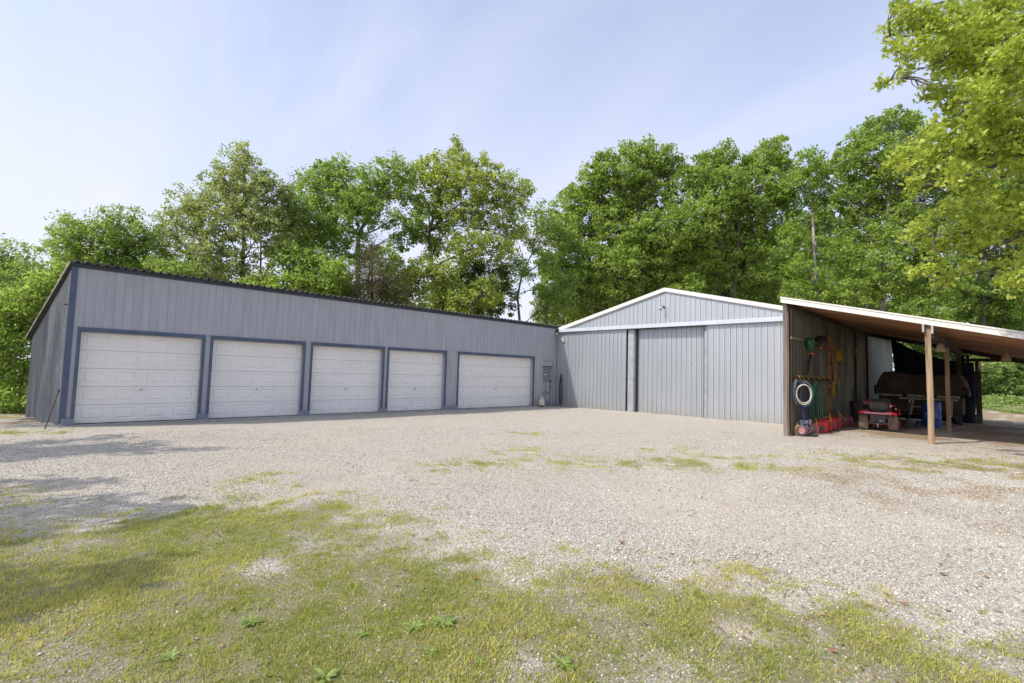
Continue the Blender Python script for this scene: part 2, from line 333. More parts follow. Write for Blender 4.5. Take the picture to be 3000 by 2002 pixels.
def ground_mat():
    m = bpy.data.materials.new('gravel_ground'); m.use_nodes = True; t = m.node_tree; n = t.nodes; l = t.links
    p = n['Principled BSDF']; p.inputs['Roughness'].default_value = .95; p.inputs['Specular IOR Level'].default_value = .2
    tc = n.new('ShaderNodeTexCoord')
    vc = n.new('ShaderNodeVertexColor'); vc.layer_name = 'tint'; sc = n.new('ShaderNodeSeparateColor'); l.new(vc.outputs[0], sc.inputs[0])
    def noise(s, d=6, r=.6):
        k = n.new('ShaderNodeTexNoise'); k.inputs['Scale'].default_value = s; k.inputs['Detail'].default_value = d; k.inputs['Roughness'].default_value = r; l.new(tc.outputs['Object'], k.inputs['Vector']); return k
    def ramp(src, a, b, c=0., d=1.):
        k = n.new('ShaderNodeMapRange'); k.inputs[1].default_value = a; k.inputs[2].default_value = b; k.inputs[3].default_value = c; k.inputs[4].default_value = d; l.new(src, k.inputs[0]); return k.outputs[0]
    def mixc(f, a, b):
        k = n.new('ShaderNodeMix'); k.data_type = 'RGBA'
        if isinstance(f, float): k.inputs[0].default_value = f
        else: l.new(f, k.inputs[0])
        for s_, v in ((6, a), (7, b)):
            if isinstance(v, tuple): k.inputs[s_].default_value = (*v, 1)
            else: l.new(v, k.inputs[s_])
        return k.outputs[2]
    def mth(op, a, b=None, clamp=False):
        k = n.new('ShaderNodeMath'); k.operation = op; k.use_clamp = clamp
        for s_, v in ((0, a), (1, b)):
            if v is None: continue
            if isinstance(v, (int, float)): k.inputs[s_].default_value = v
            else: l.new(v, k.inputs[s_])
        return k.outputs[0]
    vo = n.new('ShaderNodeTexVoronoi'); vo.inputs['Scale'].default_value = 58; l.new(tc.outputs['Object'], vo.inputs['Vector'])
    vs = n.new('ShaderNodeSeparateColor'); l.new(vo.outputs['Color'], vs.inputs[0])
    vo2 = n.new('ShaderNodeTexVoronoi'); vo2.inputs['Scale'].default_value = 24; l.new(tc.outputs['Object'], vo2.inputs['Vector'])
    vs2 = n.new('ShaderNodeSeparateColor'); l.new(vo2.outputs['Color'], vs2.inputs[0])
    stone = mixc(vs.outputs[0], (.30,.275,.225), (.67,.625,.54))
    stone = mixc(ramp(vs.outputs[1], .86, .9, 0, .75), stone, (.14,.125,.105))
    stone = mixc(ramp(vs2.outputs[0], .3, .9, 0, .35), stone, (.66,.63,.59))
    stone = mixc(ramp(vo.outputs['Distance'], .38, .7, 0, .45), stone, (.24,.205,.17))
    big = noise(.35, 5); stone = mixc(ramp(big.outputs[0], .4, .7, 0, .35), stone, (.44,.385,.31))
    md_ = noise(2.2, 6, .7)
    soil = mixc(noise(9, 7).outputs[0], (.38,.33,.26), (.51,.455,.375))
    dust = mth('ADD', mth('MULTIPLY', sc.outputs[2], 1.3), ramp(md_.outputs[0], .3, .7, -.5, .35), True)
    c = mixc(ramp(dust, .15, .75, 0, .85), stone, soil)
    c = mixc(ramp(sc.outputs[0], .55, 1., 0, .38), c, mixc(noise(34, 5).outputs[0], (.15,.13,.07), (.33,.29,.18)))
    litc = mixc(noise(30, 4).outputs[0], (.22,.15,.085), (.38,.29,.18))
    lf = mth('MULTIPLY', ramp(mth('ADD', mth('MULTIPLY', sc.outputs[1], .55), noise(14, 8, .75).outputs[0]), .66, .80, 0, 1), .8)
    c = mixc(lf, c, litc)
    gcol = mixc(noise(22, 5).outputs[0], (.17,.175,.04), (.33,.31,.10)); gcol = mixc(ramp(noise(3, 5).outputs[0], .45, .7, 0, .5), gcol, (.26,.20,.09))
    gf = ramp(mth('ADD', mth('MULTIPLY', sc.outputs[0], .62), noise(26, 6, .8).outputs[0]), .88, 1.10, 0, .62)
    c = mixc(gf, c, gcol)
    l.new(c, p.inputs['Base Color'])
    b = n.new('ShaderNodeBump'); b.inputs['Strength'].default_value = .85; b.inputs['Distance'].default_value = .016
    hgt = mth('MULTIPLY', ramp(vo.outputs['Distance'], 0, .7, 1, 0), ramp(vs.outputs[2], 0, 1, .4, 1.3)); hgt = mth('ADD', mth('MULTIPLY', hgt, ramp(sc.outputs[0], .3, .8, 1, .3)), mth('MULTIPLY', noise(75, 4, .8).outputs[0], ramp(sc.outputs[0], .3, .8, .2, 2.2))); l.new(hgt, b.inputs['Height'])
    b2 = n.new('ShaderNodeBump'); b2.inputs['Strength'].default_value = .5; b2.inputs['Distance'].default_value = .03; l.new(md_.outputs[0], b2.inputs['Height']); l.new(b.outputs[0], b2.inputs['Normal'])
    l.new(b2.outputs[0], p.inputs['Normal'])
    return m
ground = mk('ground', np.stack([GX, GY, GZ], -1).reshape(-1, 3), FQ, ground_mat(), smooth=True, attr=np.stack([mg, ml, md], -1).reshape(-1, 3))
tag(ground, kind='structure')
def gzz(X, Y): return gz(X, Y)+.012*wob(X, Y, 1.1)-.035*np.exp(-(seg_d(X, Y, gp(650,1500), gp(1080,1385))/.22)**2)+np.clip(Y-41, 0, 12)*.14*np.clip((X-8)/6, 0, 1)

def view_pts(n, r0, r1, pw):     # random ground points in front of the standpoint, denser close by
    u = rng.random(n); r_ = (r0**pw+u*(r1**pw-r0**pw))**(1/pw); a = rng.uniform(-1.0, 1.0, n)
    fx, fy = -math.sin(TH), math.cos(TH)
    dx = np.cos(a)*fx+np.sin(a)*math.cos(TH); dy = np.cos(a)*fy+np.sin(a)*math.sin(TH)
    return CAM[0]+dx*r_, CAM[1]+dy*r_, r_
# loose stones
X, Y, r_ = view_pts(230000, 2.3, 15, .8)
g, li, di = mask(X, Y); keep = (rng.random(len(X)) < (1-.62*g)*(1-.75*di)) & (X > .1) & (Y < 19.6) & ~((X > 12.4) & (Y > 17)); X, Y, r_ = X[keep], Y[keep], r_[keep]
n = len(X); sz = rng.lognormal(math.log(.0066)-.25*g[keep], .34, n)*(1+r_*.035); ang = rng.uniform(0, 6.28, n)
oct_ = np.array([(1,0,0),(-.9,.1,0),(0,1,.1),(.1,-1,0),(.1,.1,.75),(0,0,-.6)]); of = np.array([(0,2,4),(2,1,4),(1,3,4),(3,0,4),(2,0,5),(1,2,5),(3,1,5),(0,3,5)])
P = oct_[None]*(sz[:, None, None]*rng.uniform(.65, 1.35, (n, 6, 1))); P = P*np.stack([np.ones(n), rng.uniform(.6, 1., n), rng.uniform(.5, .9, n)], 1)[:, None]
c, s = np.cos(ang)[:, None], np.sin(ang)[:, None]
V = np.stack([P[...,0]*c-P[...,1]*s+X[:, None], P[...,0]*s+P[...,1]*c+Y[:, None], P[...,2]+(gzz(X, Y)+sz*.18)[:, None]], -1)
tint = np.repeat(np.clip(rng.normal(.56, .30, n)-.22*g[keep], 0, 1), 6); tint = np.stack([tint]*3, 1)
gr = mk('loose_gravel', V.reshape(-1, 3), (of[None]+(np.arange(n)*6)[:, None, None]).reshape(-1, 3), tintmat('gravel_stone', (.28,.257,.215), (.66,.62,.54)), attr=tint)
tag(gr, 'loose pale grey gravel stones spread over the yard', 'gravel', kind='stuff')
# short grass
def blades(name, X, Y, h, w, matl, label, lean=.5, cat='grass', tint=None):
    n = len(X); a = rng.uniform(0, 6.28, n); b = rng.uniform(0, 6.28, n); Z = gzz(X, Y)
    dx, dy = np.cos(a)*w, np.sin(a)*w; lx, ly = np.cos(b)*h*lean*rng.random(n), np.sin(b)*h*lean*rng.random(n)
    V = np.stack([np.stack([X-dx, Y-dy, Z-.002], 1), np.stack([X+dx, Y+dy, Z-.002], 1), np.stack([X+dx*.6+lx*.5, Y+dy*.6+ly*.5, Z+h*.6], 1), np.stack([X+lx, Y+ly, Z+h], 1)], 1)
    t = np.clip(tint+rng.normal(0, .12, n), 0, 1); t = np.repeat(t, 4)
    o = mk(name, V.reshape(-1, 3), (np.arange(4)[None]+(np.arange(n)*4)[:, None]), matl, attr=np.stack([t]*3, 1)); return tag(o, label, cat, kind='stuff')
X, Y, r_ = view_pts(180000, 2.3, 27, .8); g, li, di = mask(X, Y); cl = .62+.6*wob(X, Y, 9.)+.3*wob(X+9, Y, 2.3)
keep = (rng.random(len(X)) < np.clip(g**1.4*(.15+cl), 0, 1)) & ((X > .05) | (Y < -.1)); X, Y, r_, g = X[keep], Y[keep], r_[keep], g[keep]
m_ = rng.integers(5, 18, len(X)); i_ = np.repeat(np.arange(len(X)), m_); rad = .026*rng.lognormal(0, .4, len(X))*(1+.07*r_)
hc = rng.uniform(.010, .026, len(X))*(1+.03*r_); hc[rng.random(len(X)) < .04] *= 1.9; tc_ = np.clip(.5+.28*wob(X, Y, 1.1)+rng.normal(0, .25, len(X)), 0, 1)
n = len(i_)
blades('grass', X[i_]+rng.normal(0, 1, n)*rad[i_], Y[i_]+rng.normal(0, 1, n)*rad[i_], hc[i_]*rng.uniform(.5, 1.2, n), .0024*(1+r_[i_]*.10), leafmat('short_grass', (.225,.295,.050), (.56,.535,.175), .42), 'short sparse yellow green grass growing through the gravel', 1.2, tint=tc_[i_])
# crumbs of dead leaf and twig
X, Y, r_ = view_pts(60000, 2.6, 34, .9); g, li, di = mask(X, Y); keep = rng.random(len(X)) < np.clip(li*.9+.03+.07*(X > 9), 0, 1); X, Y, r_ = X[keep], Y[keep], r_[keep]; keep = ~((X < .2) & (Y > 0)) & ~((X < 12.5) & (Y > 19.7)); X, Y, r_ = X[keep], Y[keep], r_[keep]
n = len(X); a = rng.uniform(0, 6.28, n); ls = rng.uniform(.006, .02, n)*(1+.05*r_); Z = gzz(X, Y)+.008
V = []
for k, (u, v_) in enumerate(((-1,-.12),(.1,-.35),(1,.1),(-.1,.35))):
    V.append(np.stack([X+(u*np.cos(a)-v_*np.sin(a))*ls, Y+(u*np.sin(a)+v_*np.cos(a))*ls, Z+rng.uniform(0, .012, n)], 1))
t = np.repeat(rng.random(n), 4)
tag(mk('leaf_litter', np.stack(V, 1).reshape(-1, 3), np.arange(4*n).reshape(n, 4), tintmat('dry_crumbs', (.11,.065,.035), (.33,.22,.12)), attr=np.stack([t]*3, 1)), 'brown crumbs of dead leaf and twig on the gravel', 'leaf litter', kind='stuff')

# ------------------------------------------------------------------ ribbed sheet
RIB = [(0,0),(.40,0),(.43,1),(.50,1),(.53,0),(1,0)]
PBR = [(0,0),(.03,0),(.06,1),(.135,1),(.165,0),(.38,0),(.40,.22),(.43,.22),(.45,0),(.67,0),(.69,.22),(.72,.22),(.74,0),(1,0)]
GROOVE = [(0,0),(.46,0),(.465,-1),(.53,-1),(.535,0),(1,0)]
def sheet(p, q, zb, zt, out, period, depth, prof, mb=None, breaks=()):
    """upright profiled sheet from p to q (xy); zb/zt are numbers or functions of 0..length"""
    p = np.array(p, float); q = np.array(q, float); Ln = float(np.hypot(*(q-p))); d = (q-p)/Ln; out = np.array(out, float)
    fb = zb if callable(zb) else (lambda u: zb); ft = zt if callable(zt) else (lambda u: zt)
    us = {0.: None, Ln: None}; k = 0
    pts = []
    while k*period < Ln:
        for a, hh in prof[:-1] if True else prof:
            u = (k+a)*period
            if u < Ln: pts.append((u, hh*depth))
        k += 1
    pts.append((Ln, 0.))
    for b_ in breaks: pts.append((b_, 0.))
    pts.sort(key=lambda t_: t_[0])
    mb = mb or MB(); v = []; f = []
    for u, hh in pts:
        x, y = p+d*u+out*hh; v += [(x, y, fb(u)), (x, y, ft(u))]
    for i in range(len(pts)-1): f.append((2*i, 2*i+2, 2*i+3, 2*i+1))
    return mb.add(v, f)

# ------------------------------------------------------------------ garage (front on x = 0, facing +x)
gar = thing('garage_building', 'long grey sided garage with five white overhead doors and blue trim', 'garage', (0, 0, -.16))
DOORS = [(.20,3.15),(3.29,6.22),(6.40,9.33),(9.46,12.39),(13.01,18.07)]
TOP = 2.48; YE = 19.84
mb = MB(); sheet((0,.0),(0,YE),TOP,4.07,(1,0),.2032,.007,GROOVE,mb)
segs = [(0,DOORS[0][0])]+[(DOORS[i][1],DOORS[i+1][0]) for i in range(4)]+[(DOORS[4][1],18.74)]
for a_, b_ in segs: sheet((0,a_),(0,b_),-.12,TOP-.012,(1,0),.2032,.007,GROOVE,mb)
sheet((0,18.74),(0,YE),2.27,TOP,(1,0),.2032,.007,GROOVE,mb)
sheet((0,19.62),(0,YE),-.12,2.27,(1,0),.5,.002,GROOVE,mb)
mb.build('front_wall', m_siding, gar, world=True)
mb = MB()
for a_, b_ in segs:
    MB().span(-.004,.010,a_,b_,TOP-.014,TOP-.004).build('flashing', m_siding, gar, world=True)
BL = (-8.4,-.66)
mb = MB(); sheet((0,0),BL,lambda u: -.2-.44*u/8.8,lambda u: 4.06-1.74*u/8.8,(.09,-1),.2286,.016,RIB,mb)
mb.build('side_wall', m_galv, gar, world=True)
mb = MB(); mb.add([(BL[0],BL[1],-.7),(BL[0],YE,-.5),(BL[0],YE,2.3),(BL[0],BL[1],2.3)],[(0,1,2,3)]); mb.add([(0,YE+.01,-.3),(BL[0],YE+.01,-.5),(BL[0],YE+.01,2.3),(0,YE+.01,4.05)],[(0,1,2,3)])
mb.add([(-.27,.02,-.2),(-.27,YE,-.2),(-.27,YE,4),(-.27,.02,4)],[(0,1,2,3)])
mb.build('rear_wall', m_galv, gar, world=True)
mb = MB(); sheet((-.002,.001),(-8.7,.001-.77),1.9,1.92,(.09,-1),20,.0,RIB,mb)
# roof sheet sloping down to the back, ribs running down the slope
def roofsheet(mb, y0a, y0b, y1a, y1b, x0, z0, x1, z1, period, depth, thick=.012):
    n_ = int(abs(y1a-y0a)/period); v = []; f = []; pr = []
    for k in range(n_):
        for a, hh in ((0,0),(.5,0),(.58,1),(.86,1),(.94,0)): pr.append(((k+a)/n_, hh*depth))
    pr.append((1., 0.))
    for s, hh in pr:
        for dz in (0, -thick): v += [(x0, y0a+(y1a-y0a)*s, z0+hh+dz), (x1, y0b+(y1b-y0b)*s, z1+hh+dz)]
    for i in range(len(pr)-1):
        a = 4*i; f += [(a, a+1, a+5, a+4), (a+2, a+6, a+7, a+3), (a, a+4, a+6, a+2), (a+1, a+3, a+7, a+5)]
    mb.add(v, f)
mb = MB(); roofsheet(mb, -.06, -.86, YE, YE, .14, 4.20, -8.95, 2.38, .20, .045, .03); rf = mb.build('roof', m_roofdark, gar, world=True)
mb = MB(); mb.span(.004,.035,-.02,YE-.12,4.065,4.18); mb.build('fascia', m_fascia, gar, world=True)
mb = MB(); mb.bar((.10,-.07,4.17),(-8.9,-.87,2.33),.02,.07); mb.build('rake_trim', mat('dull_rake_metal', (.30,.29,.27), (.14,.13,.12), .6, .2, scale=7), gar, world=True)
mb = MB(); mb.span(.003,.032,-.03,.10,-.06,4.062); mb.span(-.11,.001,-.028,-.004,-.06,4.02); mb.build('corner_board', m_blue, gar, world=True)
mb = MB(); mb.span(-.5,.09,-.02,18.7,-.30,-.115); mb.build('slab_edge', m_conc, gar, world=True)
mb = MB(); mb.span(-.10,-.02,-.005,.09,-.3,-.02); mb.build('sill_post', m_oldwood, gar, world=True)
for i, (a_, b_) in enumerate(segs[:5]):
    if i == 0: y0, y1 = .02, DOORS[0][0]+.07
    else: y0, y1 = DOORS[i-1][1]-.08, DOORS[i][0]+.07
    mb = MB(); mb.span(-.02,.055,y0,y1,-.13,.06); mb.build('base_block', m_block, gar, world=True, bevel=.006)
def door_mesh(w, h, nc, nr):
    """face in the y-z plane at x=0, pressed panels"""
    mb = MB(); sh = h/nr
    for r in range(nr):
        z0 = r*sh+.004; z1 = (r+1)*sh-.004
        mb.span(-.045,-.016,0,w,z0,z1)       # section body behind the face
        cw_ = w/nc; ph = (z1-z0); mz0 = z0+ph*.19; mz1 = z1-ph*.17
        v = []; 
        ys = [0]; 
        for c_ in range(nc): ys += [c_*cw_+cw_*.15, (c_+1)*cw_-cw_*.15]
        ys.append(w); zs = [z0, mz0, mz1, z1]
        for i in range(len(ys)-1):
            for j in range(3):
                ya, yb, za, zb_ = ys[i], ys[i+1], zs[j], zs[j+1]
                if j == 1 and i % 2 == 1:
                    lv = [(0,0.),(.014,-.0155),(.034,-.0155),(.060,-.001)]
                    vv = []; 
                    for d_, x_ in lv: vv += [(x_,ya+d_,za+d_),(x_,yb-d_,za+d_),(x_,yb-d_,zb_-d_),(x_,ya+d_,zb_-d_)]
                    ff = []
                    for k in range(3):
                        for q in range(4): ff.append((4*k+q, 4*k+(q+1) % 4, 4*k+4+(q+1) % 4, 4*k+4+q))
                    ff.append((12,13,14,15)); mb.add(vv, ff)
                else: mb.add([(0,ya,za),(0,yb,za),(0,yb,zb_),(0,ya,zb_)], [(0,1,2,3)])
    return mb
names = ['leftmost','second','third','fourth','wide fifth']
for i, (a_, b_) in enumerate(DOORS):
    nc = 8 if i == 4 else 4; y0, y1 = a_+.07, b_-.07; h = TOP-.105+.105
    mb = door_mesh(y1-y0, 2.385+.09, nc, 5); mb.v = [(x-.19, y+y0, z-.10) for x, y, z in mb.v]
    d = mb.build('garage_door', m_white, gar, world=True)
    if i == 4: d['label'] = 'double width white overhead door with eight panels per row'
    yc = (y0+y1)/2; k = MB(); k.lathe([(.001,0),(.035,0),(.035,.012),(.012,.016),(.012,.045),(.001,.045)], (-.188, yc, .80), (0, R(90), 0), 14)
    k.box((-.145,yc,.80),(.012,.13 if i == 0 else .075,.022),(R(20 if i == 0 else 75),0,0)); k.build('door_handle', m_greyl, d, world=True, smooth=False)
    k = MB(); k.span(-.192,-.14,y0,y1,-.125,-.098); k.build('rubber_seal', m_black, d, world=True)
    t_ = MB(); t_.span(-.03,.035,a_,b_,TOP-.105,TOP); t_.span(-.03,.0345,a_,a_+.075,.062,TOP-.107); t_.span(-.03,.0345,b_-.075,b_,.062,TOP-.107)
    t_.build('door_trim', m_blue, gar, world=True, bevel=.004)
    t_ = MB(); t_.span(-.19,-.031,b_-.069,b_-.045,-.1,TOP-.11); t_.span(-.19,-.031,a_+.045,a_+.069,-.1,TOP-.11); t_.span(-.19,-.031,a_+.070,b_-.070,TOP-.13,TOP-.108)
    t_.build('door_jamb', m_siding, gar, world=True)
# entry door at the far end
mb = MB(); mb.span(-.24,-.16,18.76,19.60,-.10,2.00); ed = mb.build('entry_door', mat('grey_door_paint', (.25,.265,.305), (.20,.21,.245), .55, scale=3), gar, world=True)
mb = MB()
for z0, z1 in ((.12,.50),(.62,1.12)):
    for y0, y1 in ((18.86,19.13),(19.22,19.49)):
        mb.span(-.162,-.152,y0,y1,z0,z1)
mb.build('raised_panel', m_siding, ed, world=True, bevel=.004)
mb = MB(); mb.lathe([(.001,0),(.03,0),(.03,.02),(.015,.03),(.03,.06),(.02,.08),(.001,.08)], (-.16,19.50,.92), (0,R(90),0), 12); mb.build('door_knob', m_rust, ed, world=True, smooth=True)
mb = MB(); mb.span(-.162,-.145,19.42,19.60,1.18,1.22); mb.box((-.14,19.56,1.16),(.03,.05,.07)); mb.build('padlock_hasp', m_black, ed, world=True)
mb = MB(); mb.span(-.158,-.150,18.95,19.35,1.47,1.62); sg = mb.build('door_sign', m_black, ed, world=True)
mb = MB(); mb.span(-.149,-.146,18.985,19.315,1.505,1.585); mb.build('sign_face', m_whitetrim, sg, world=True)
mb = MB(); mb.span(-.20,-.03,18.745,19.62,2.01,2.26); mb.span(-.24,-.02,19.605,19.625,-.12,2.26); mb.span(-.24,-.02,18.745,18.757,-.12,2.26); mb.span(-.24,-.02,18.74,19.63,-.14,-.102); mb.build('door_frame', m_siding, gar, world=True)
mb = MB(); mb.tube([(-.03,-.035,3.06),(-.04,-.12,3.05)],.02,8); mb.build('pipe_stub', m_rust, gar, world=True)
# iron rod leaning on the corner
rb = (.33,-.28)
ob = MB().tube([(0,0,0),(-.31,.21,.96)],.013,8).lathe([(.001,0),(.03,.01),(.03,.05),(.001,.06)], (-.31,.21,.95), None, 10).build('leaning_rod', m_black)
ob.location = (rb[0], rb[1], float(gz(*rb))-.03); tag(ob, 'thin black rod leaning against the blue garage corner', 'rod')

# ------------------------------------------------------------------ metal barn (front on y = 19.88, facing -y)
barn = thing('metal_barn', 'pale grey ribbed steel barn with white gable trim and big sliding doors', 'barn', (6.3, 19.9, -.12))
YP = 19.88; RX = 6.42; RZ = 5.50; SL = .2496
def gab(x): return RZ-SL*abs(x-RX)
mb = MB(); sheet((.0,YP),(12.48,YP),3.98,lambda u: gab(u),(0,-1),.236,.03,PBR,mb,breaks=(RX,)); mb.build('gable_wall', m_barn, barn, world=True)
mb = MB(); sheet((-.2,YP+.02),(.78,YP+.02),-.16,3.98,(0,-1),.236,.02,PBR,mb); mb.build('front_wall', m_barn, barn, world=True)
mb = MB(); mb.span(0,12.44,YP+.36,YP+.38,-.1,4.1); mb.build('inner_wall', m_gap, barn, world=True)
mb = MB(); mb.prism([(.25,3.865),(12.5,3.865),(12.5,4.025),(.25,4.035)],19.70,19.86); tr_ = mb.build('door_track_cover', m_barntrim, barn, world=True, bevel=.006)
mb = MB(); mb.span(0.02,.25,19.72,19.86,3.87,4.02); mb.build('track_end', m_gap, barn, world=True)
def slab(x0, x1, y, zb0, zb1, zt=3.87, label=None):
    mb = MB(); sheet((x0,y),(x1,y),lambda u: zb0+(zb1-zb0)*u/(x1-x0),zt,(0,-1),.236,.032,PBR,mb)
    o = mb.build('sliding_door', m_barn, barn, world=True, label=label)
    k = MB(); k.span(x0-.02,x0-.001,y-.03,y+.05,max(zb0,zb1),zt-.005); k.span(x1+.001,x1+.02,y-.03,y+.05,max(zb0,zb1),zt-.005); k.bar((x0,y+.02,zb0-.012),(x1,y+.02,zb1-.012),.05,.02)
    k.build('door_edge', m_poststeel, o, world=True)
    return o
slab(.78,4.36,19.88,-.125,-.095); slab(4.89,8.17,20.17,-.10,-.08); slab(8.36,12.45,19.88,-.075,-.045)
mb = MB(); mb.span(4.45,4.76,19.92,19.96,-.1,3.86); mb.span(4.76,4.80,19.961,20.22,-.1,3.86); mb.build('door_post', m_poststeel, barn, world=True, bevel=.006); mb = MB(); mb.span(8.20,8.27,19.95,20.22,-.09,3.86); mb.span(8.27,8.34,19.95,19.99,-.09,3.86); mb.build('door_post', m_poststeel, barn, world=True, bevel=.006)
mb = MB(); mb.span(4.385,4.445,19.97,20.2,-.1,3.86); mb.span(4.81,4.86,19.99,20.16,-.1,3.86); mb.build('door_gap', m_gap, barn, world=True); mb = MB(); mb.span(8.175,8.198,19.94,20.1,-.1,3.86); mb.build('door_gap', m_gap, barn, world=True)
# roof sheets and white rake trim
for sx in (-1, 1):
    x1 = -.15 if sx < 0 else 12.98
    z1 = gab(x1)+.16
    mb = MB(); nrib = 52; v = []; f = []; pr = []
    for k in range(nrib):
        for a, hh in ((0,0),(.7,0),(.8,.025),(.9,.025)): pr.append((19.76+(36-19.76)*(k+a)/nrib, hh))
    pr.append((36., 0))
    for y, hh in pr: v += [(RX,y,RZ+.16+hh),(x1,y,z1+hh)]
    mb.add(v, [(2*i,2*i+1,2*i+3,2*i+2) for i in range(len(pr)-1)]); mb.build('roof', m_whitetrim, barn, world=True)
    xe = .12 if sx < 0 else 12.44
    mb = MB(); mb.prism([(RX,RZ+.18),(xe,gab(xe)+.18),(xe,gab(xe)+.015),(RX,RZ+.015)],19.76,19.79); mb.prism([(RX,RZ+.022),(xe,gab(xe)+.022),(xe,gab(xe)-.015),(RX,RZ-.015)],19.792,19.875); mb.build('rake_trim', m_whitetrim, barn, world=True)
mb = MB(); mb.add([(RX-.15,19.74,RZ+.15),(RX,19.74,RZ+.20),(RX+.15,19.74,RZ+.15),(RX-.15,36,RZ+.15),(RX,36,RZ+.20),(RX+.15,36,RZ+.15)],[(0,1,4,3),(1,2,5,4)]); mb.build('ridge_cap', m_whitetrim, barn, world=True)
mb = MB(); sheet((12.5,28.35),(12.5,36),-.15,lambda u: 4.06,(1,0),.236,.04,RIB,mb); mb.build('side_wall', mat('skylit_galvanised', (.30,.32,.29), (.22,.24,.21), .5, .3, scale=2, stretch=(1,1,.3)), barn, world=True, label='steel side wall tinted lighter for open sky beyond the lean-to roof')  # same wall as under the roof; open-sky brightness put into a lighter colour
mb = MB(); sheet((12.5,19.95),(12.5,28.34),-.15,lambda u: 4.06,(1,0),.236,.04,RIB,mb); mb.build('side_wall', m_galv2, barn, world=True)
mb = MB(); mb.add([(0,36,-.2),(12.5,36,-.2),(12.5,36,4.1),(RX,36,RZ),(0,36,4.0)],[(0,1,2,3,4)]); mb.add([(0,YP,3.5),(0,36,3.5),(0,36,4.02),(0,YP,4.02)],[(0,1,2,3)]); mb.add([(0,20,-.2),(0,36,-.2),(0,36,3.5),(0,20,3.5)],[(0,1,2,3)]); mb.build('rear_wall', m_barn, barn, world=True)
# gooseneck lamp on the gable
lm = thing('gable_lamp', 'small flood lamp on a bent arm high on the barn gable', 'lamp', (6.35, 19.86, 4.80))
MB().lathe([(.001,0),(.06,0),(.06,.03),(.02,.04),(.001,.04)], (0,0,0), (R(90),0,0), 14).build('wall_plate', m_grey, lm, smooth=False)
MB().tube([(0,-.03,0),(0,-.12,.04),(0,-.2,.03),(.01,-.25,-.03)],.014,8).build('arm', m_grey, lm, smooth=True)
MB().lathe([(.02,0),(.035,-.03),(.075,-.10),(.085,-.15),(.001,-.15)][::-1], (.01,-.25,-.01), (R(-30),0,R(-20)), 16).build('lamp_head', m_greyl, lm, smooth=True)
# lamps and box at the inner corner
cl_ = thing('corner_flood_lamp', 'round amber flood lamp under the end of the door track', 'lamp', (.14, 19.70, 3.74))
MB().lathe([(.001,0),(.04,0),(.085,.07),(.085,.10),(.001,.10)], (0,0,0), (R(75),0,R(30)), 16).build('lamp_housing', m_grey, cl_, smooth=False)
MB().lathe([(.001,.101),(.07,.101),(.06,.125),(.001,.135)], (0,0,0), (R(75),0,R(30)), 16).build('lamp_lens', m_lens, cl_, smooth=True)
cb_ = thing('junction_box', 'small white electrical box on the barn wall in the corner', 'box', (.42, 19.83, 3.42))
MB().box((0,0,0),(.15,.10,.20)).build('box_body', m_whitetrim, cb_, bevel=.01); MB().box((-.01,-.056,-.02),(.08,.012,.11)).build('box_cover', m_grey, cb_, bevel=.004)
cam_ = thing('security_sensor', 'little dark sensor with drooping neck right of the white box', 'sensor', (.62, 19.84, 3.36))
MB().tube([(0,0,.05),(0,-.05,.05),(0,-.09,0),(.01,-.11,-.06)],.012,8).build('neck', m_greyl, cam_, smooth=True); MB().lathe([(.001,0),(.035,.01),(.04,.05),(.001,.07)], (.01,-.12,-.13), None, 12).build('sensor_head', m_black, cam_, smooth=True)
MB().tube([(.10,19.80,3.65),(.10,19.80,2.0),(.10,19.80,-.1)],.014,8).box((.10,19.78,1.42),(.09,.07,.16)).build('conduit', m_siding, barn, world=True)
# black hose hung in long loops
hp = MB()
for k, (w_, lo_, ph) in enumerate(((.055,-.02,0),(.085,.04,.02),(.11,-.0,.01),(.07,.12,.03))):
    pts = [(w_*math.sin(t_)*(.55+.45*(.5-.5*math.cos(t_)))*(1.25), -.03-.018*k, (1.62-lo_)/2+lo_+.04+((1.62-lo_)/2)*math.cos(t_)) for t_ in np.linspace(0, 2*math.pi, 36, endpoint=False)]
    hp.tube(pts, .0125, 6, closed=True)
hp.tube([(-.05,-.04,.1),(-.12,-.06,.02),(-.22,-.1,-.06),(-.30,-.14,-.04),(-.33,-.12,.1)],.0125,6)
o = hp.build('coiled_hose', m_black, smooth=True); o.location = (.44, 19.80, -.08); tag(o, 'black hose hanging in long thin loops on the barn wall', 'hose')
MB().tube([(.44,19.87,1.60),(.44,19.74,1.60),(.44,19.73,1.64)],.012,6).build('hose_hook', m_rust, barn, world=True)
# propane cylinder by the entry door
pt_ = thing('propane_tank', 'small cream propane tank standing on bricks beside entry door', 'gas tank', (.28, 18.42, float(gz(.28,18.42))))
MB().lathe([(.09,.05),(.15,.09),(.155,.13),(.155,.31),(.14,.36),(.08,.40),(.001,.405)], (0,0,0), None, 24).build('tank_body', m_tank, pt_, smooth=True)
mb = MB(); 
for a0, a1 in ((R(20),R(160)),(R(200),R(340))):
    n_ = 10; v = []; f = []
    for k in range(n_+1):
        a = a0+(a1-a0)*k/n_
        for r__ in (.095,.102):
            for z_ in (.38,.52): v.append((r__*math.cos(a), r__*math.sin(a), z_))
    for k in range(n_): b_ = 4*k; f += [(b_,b_+4,b_+5,b_+1),(b_+2,b_+3,b_+7,b_+6),(b_+1,b_+5,b_+7,b_+3),(b_,b_+2,b_+6,b_+4)]
    mb.add(v, f)
mb.build('tank_collar', m_tank, pt_)
MB().lathe([(.10,0.02),(.11,.02),(.11,.07),(.10,.07)], (0,0,0), None, 20).build('foot_ring', m_rust, pt_)
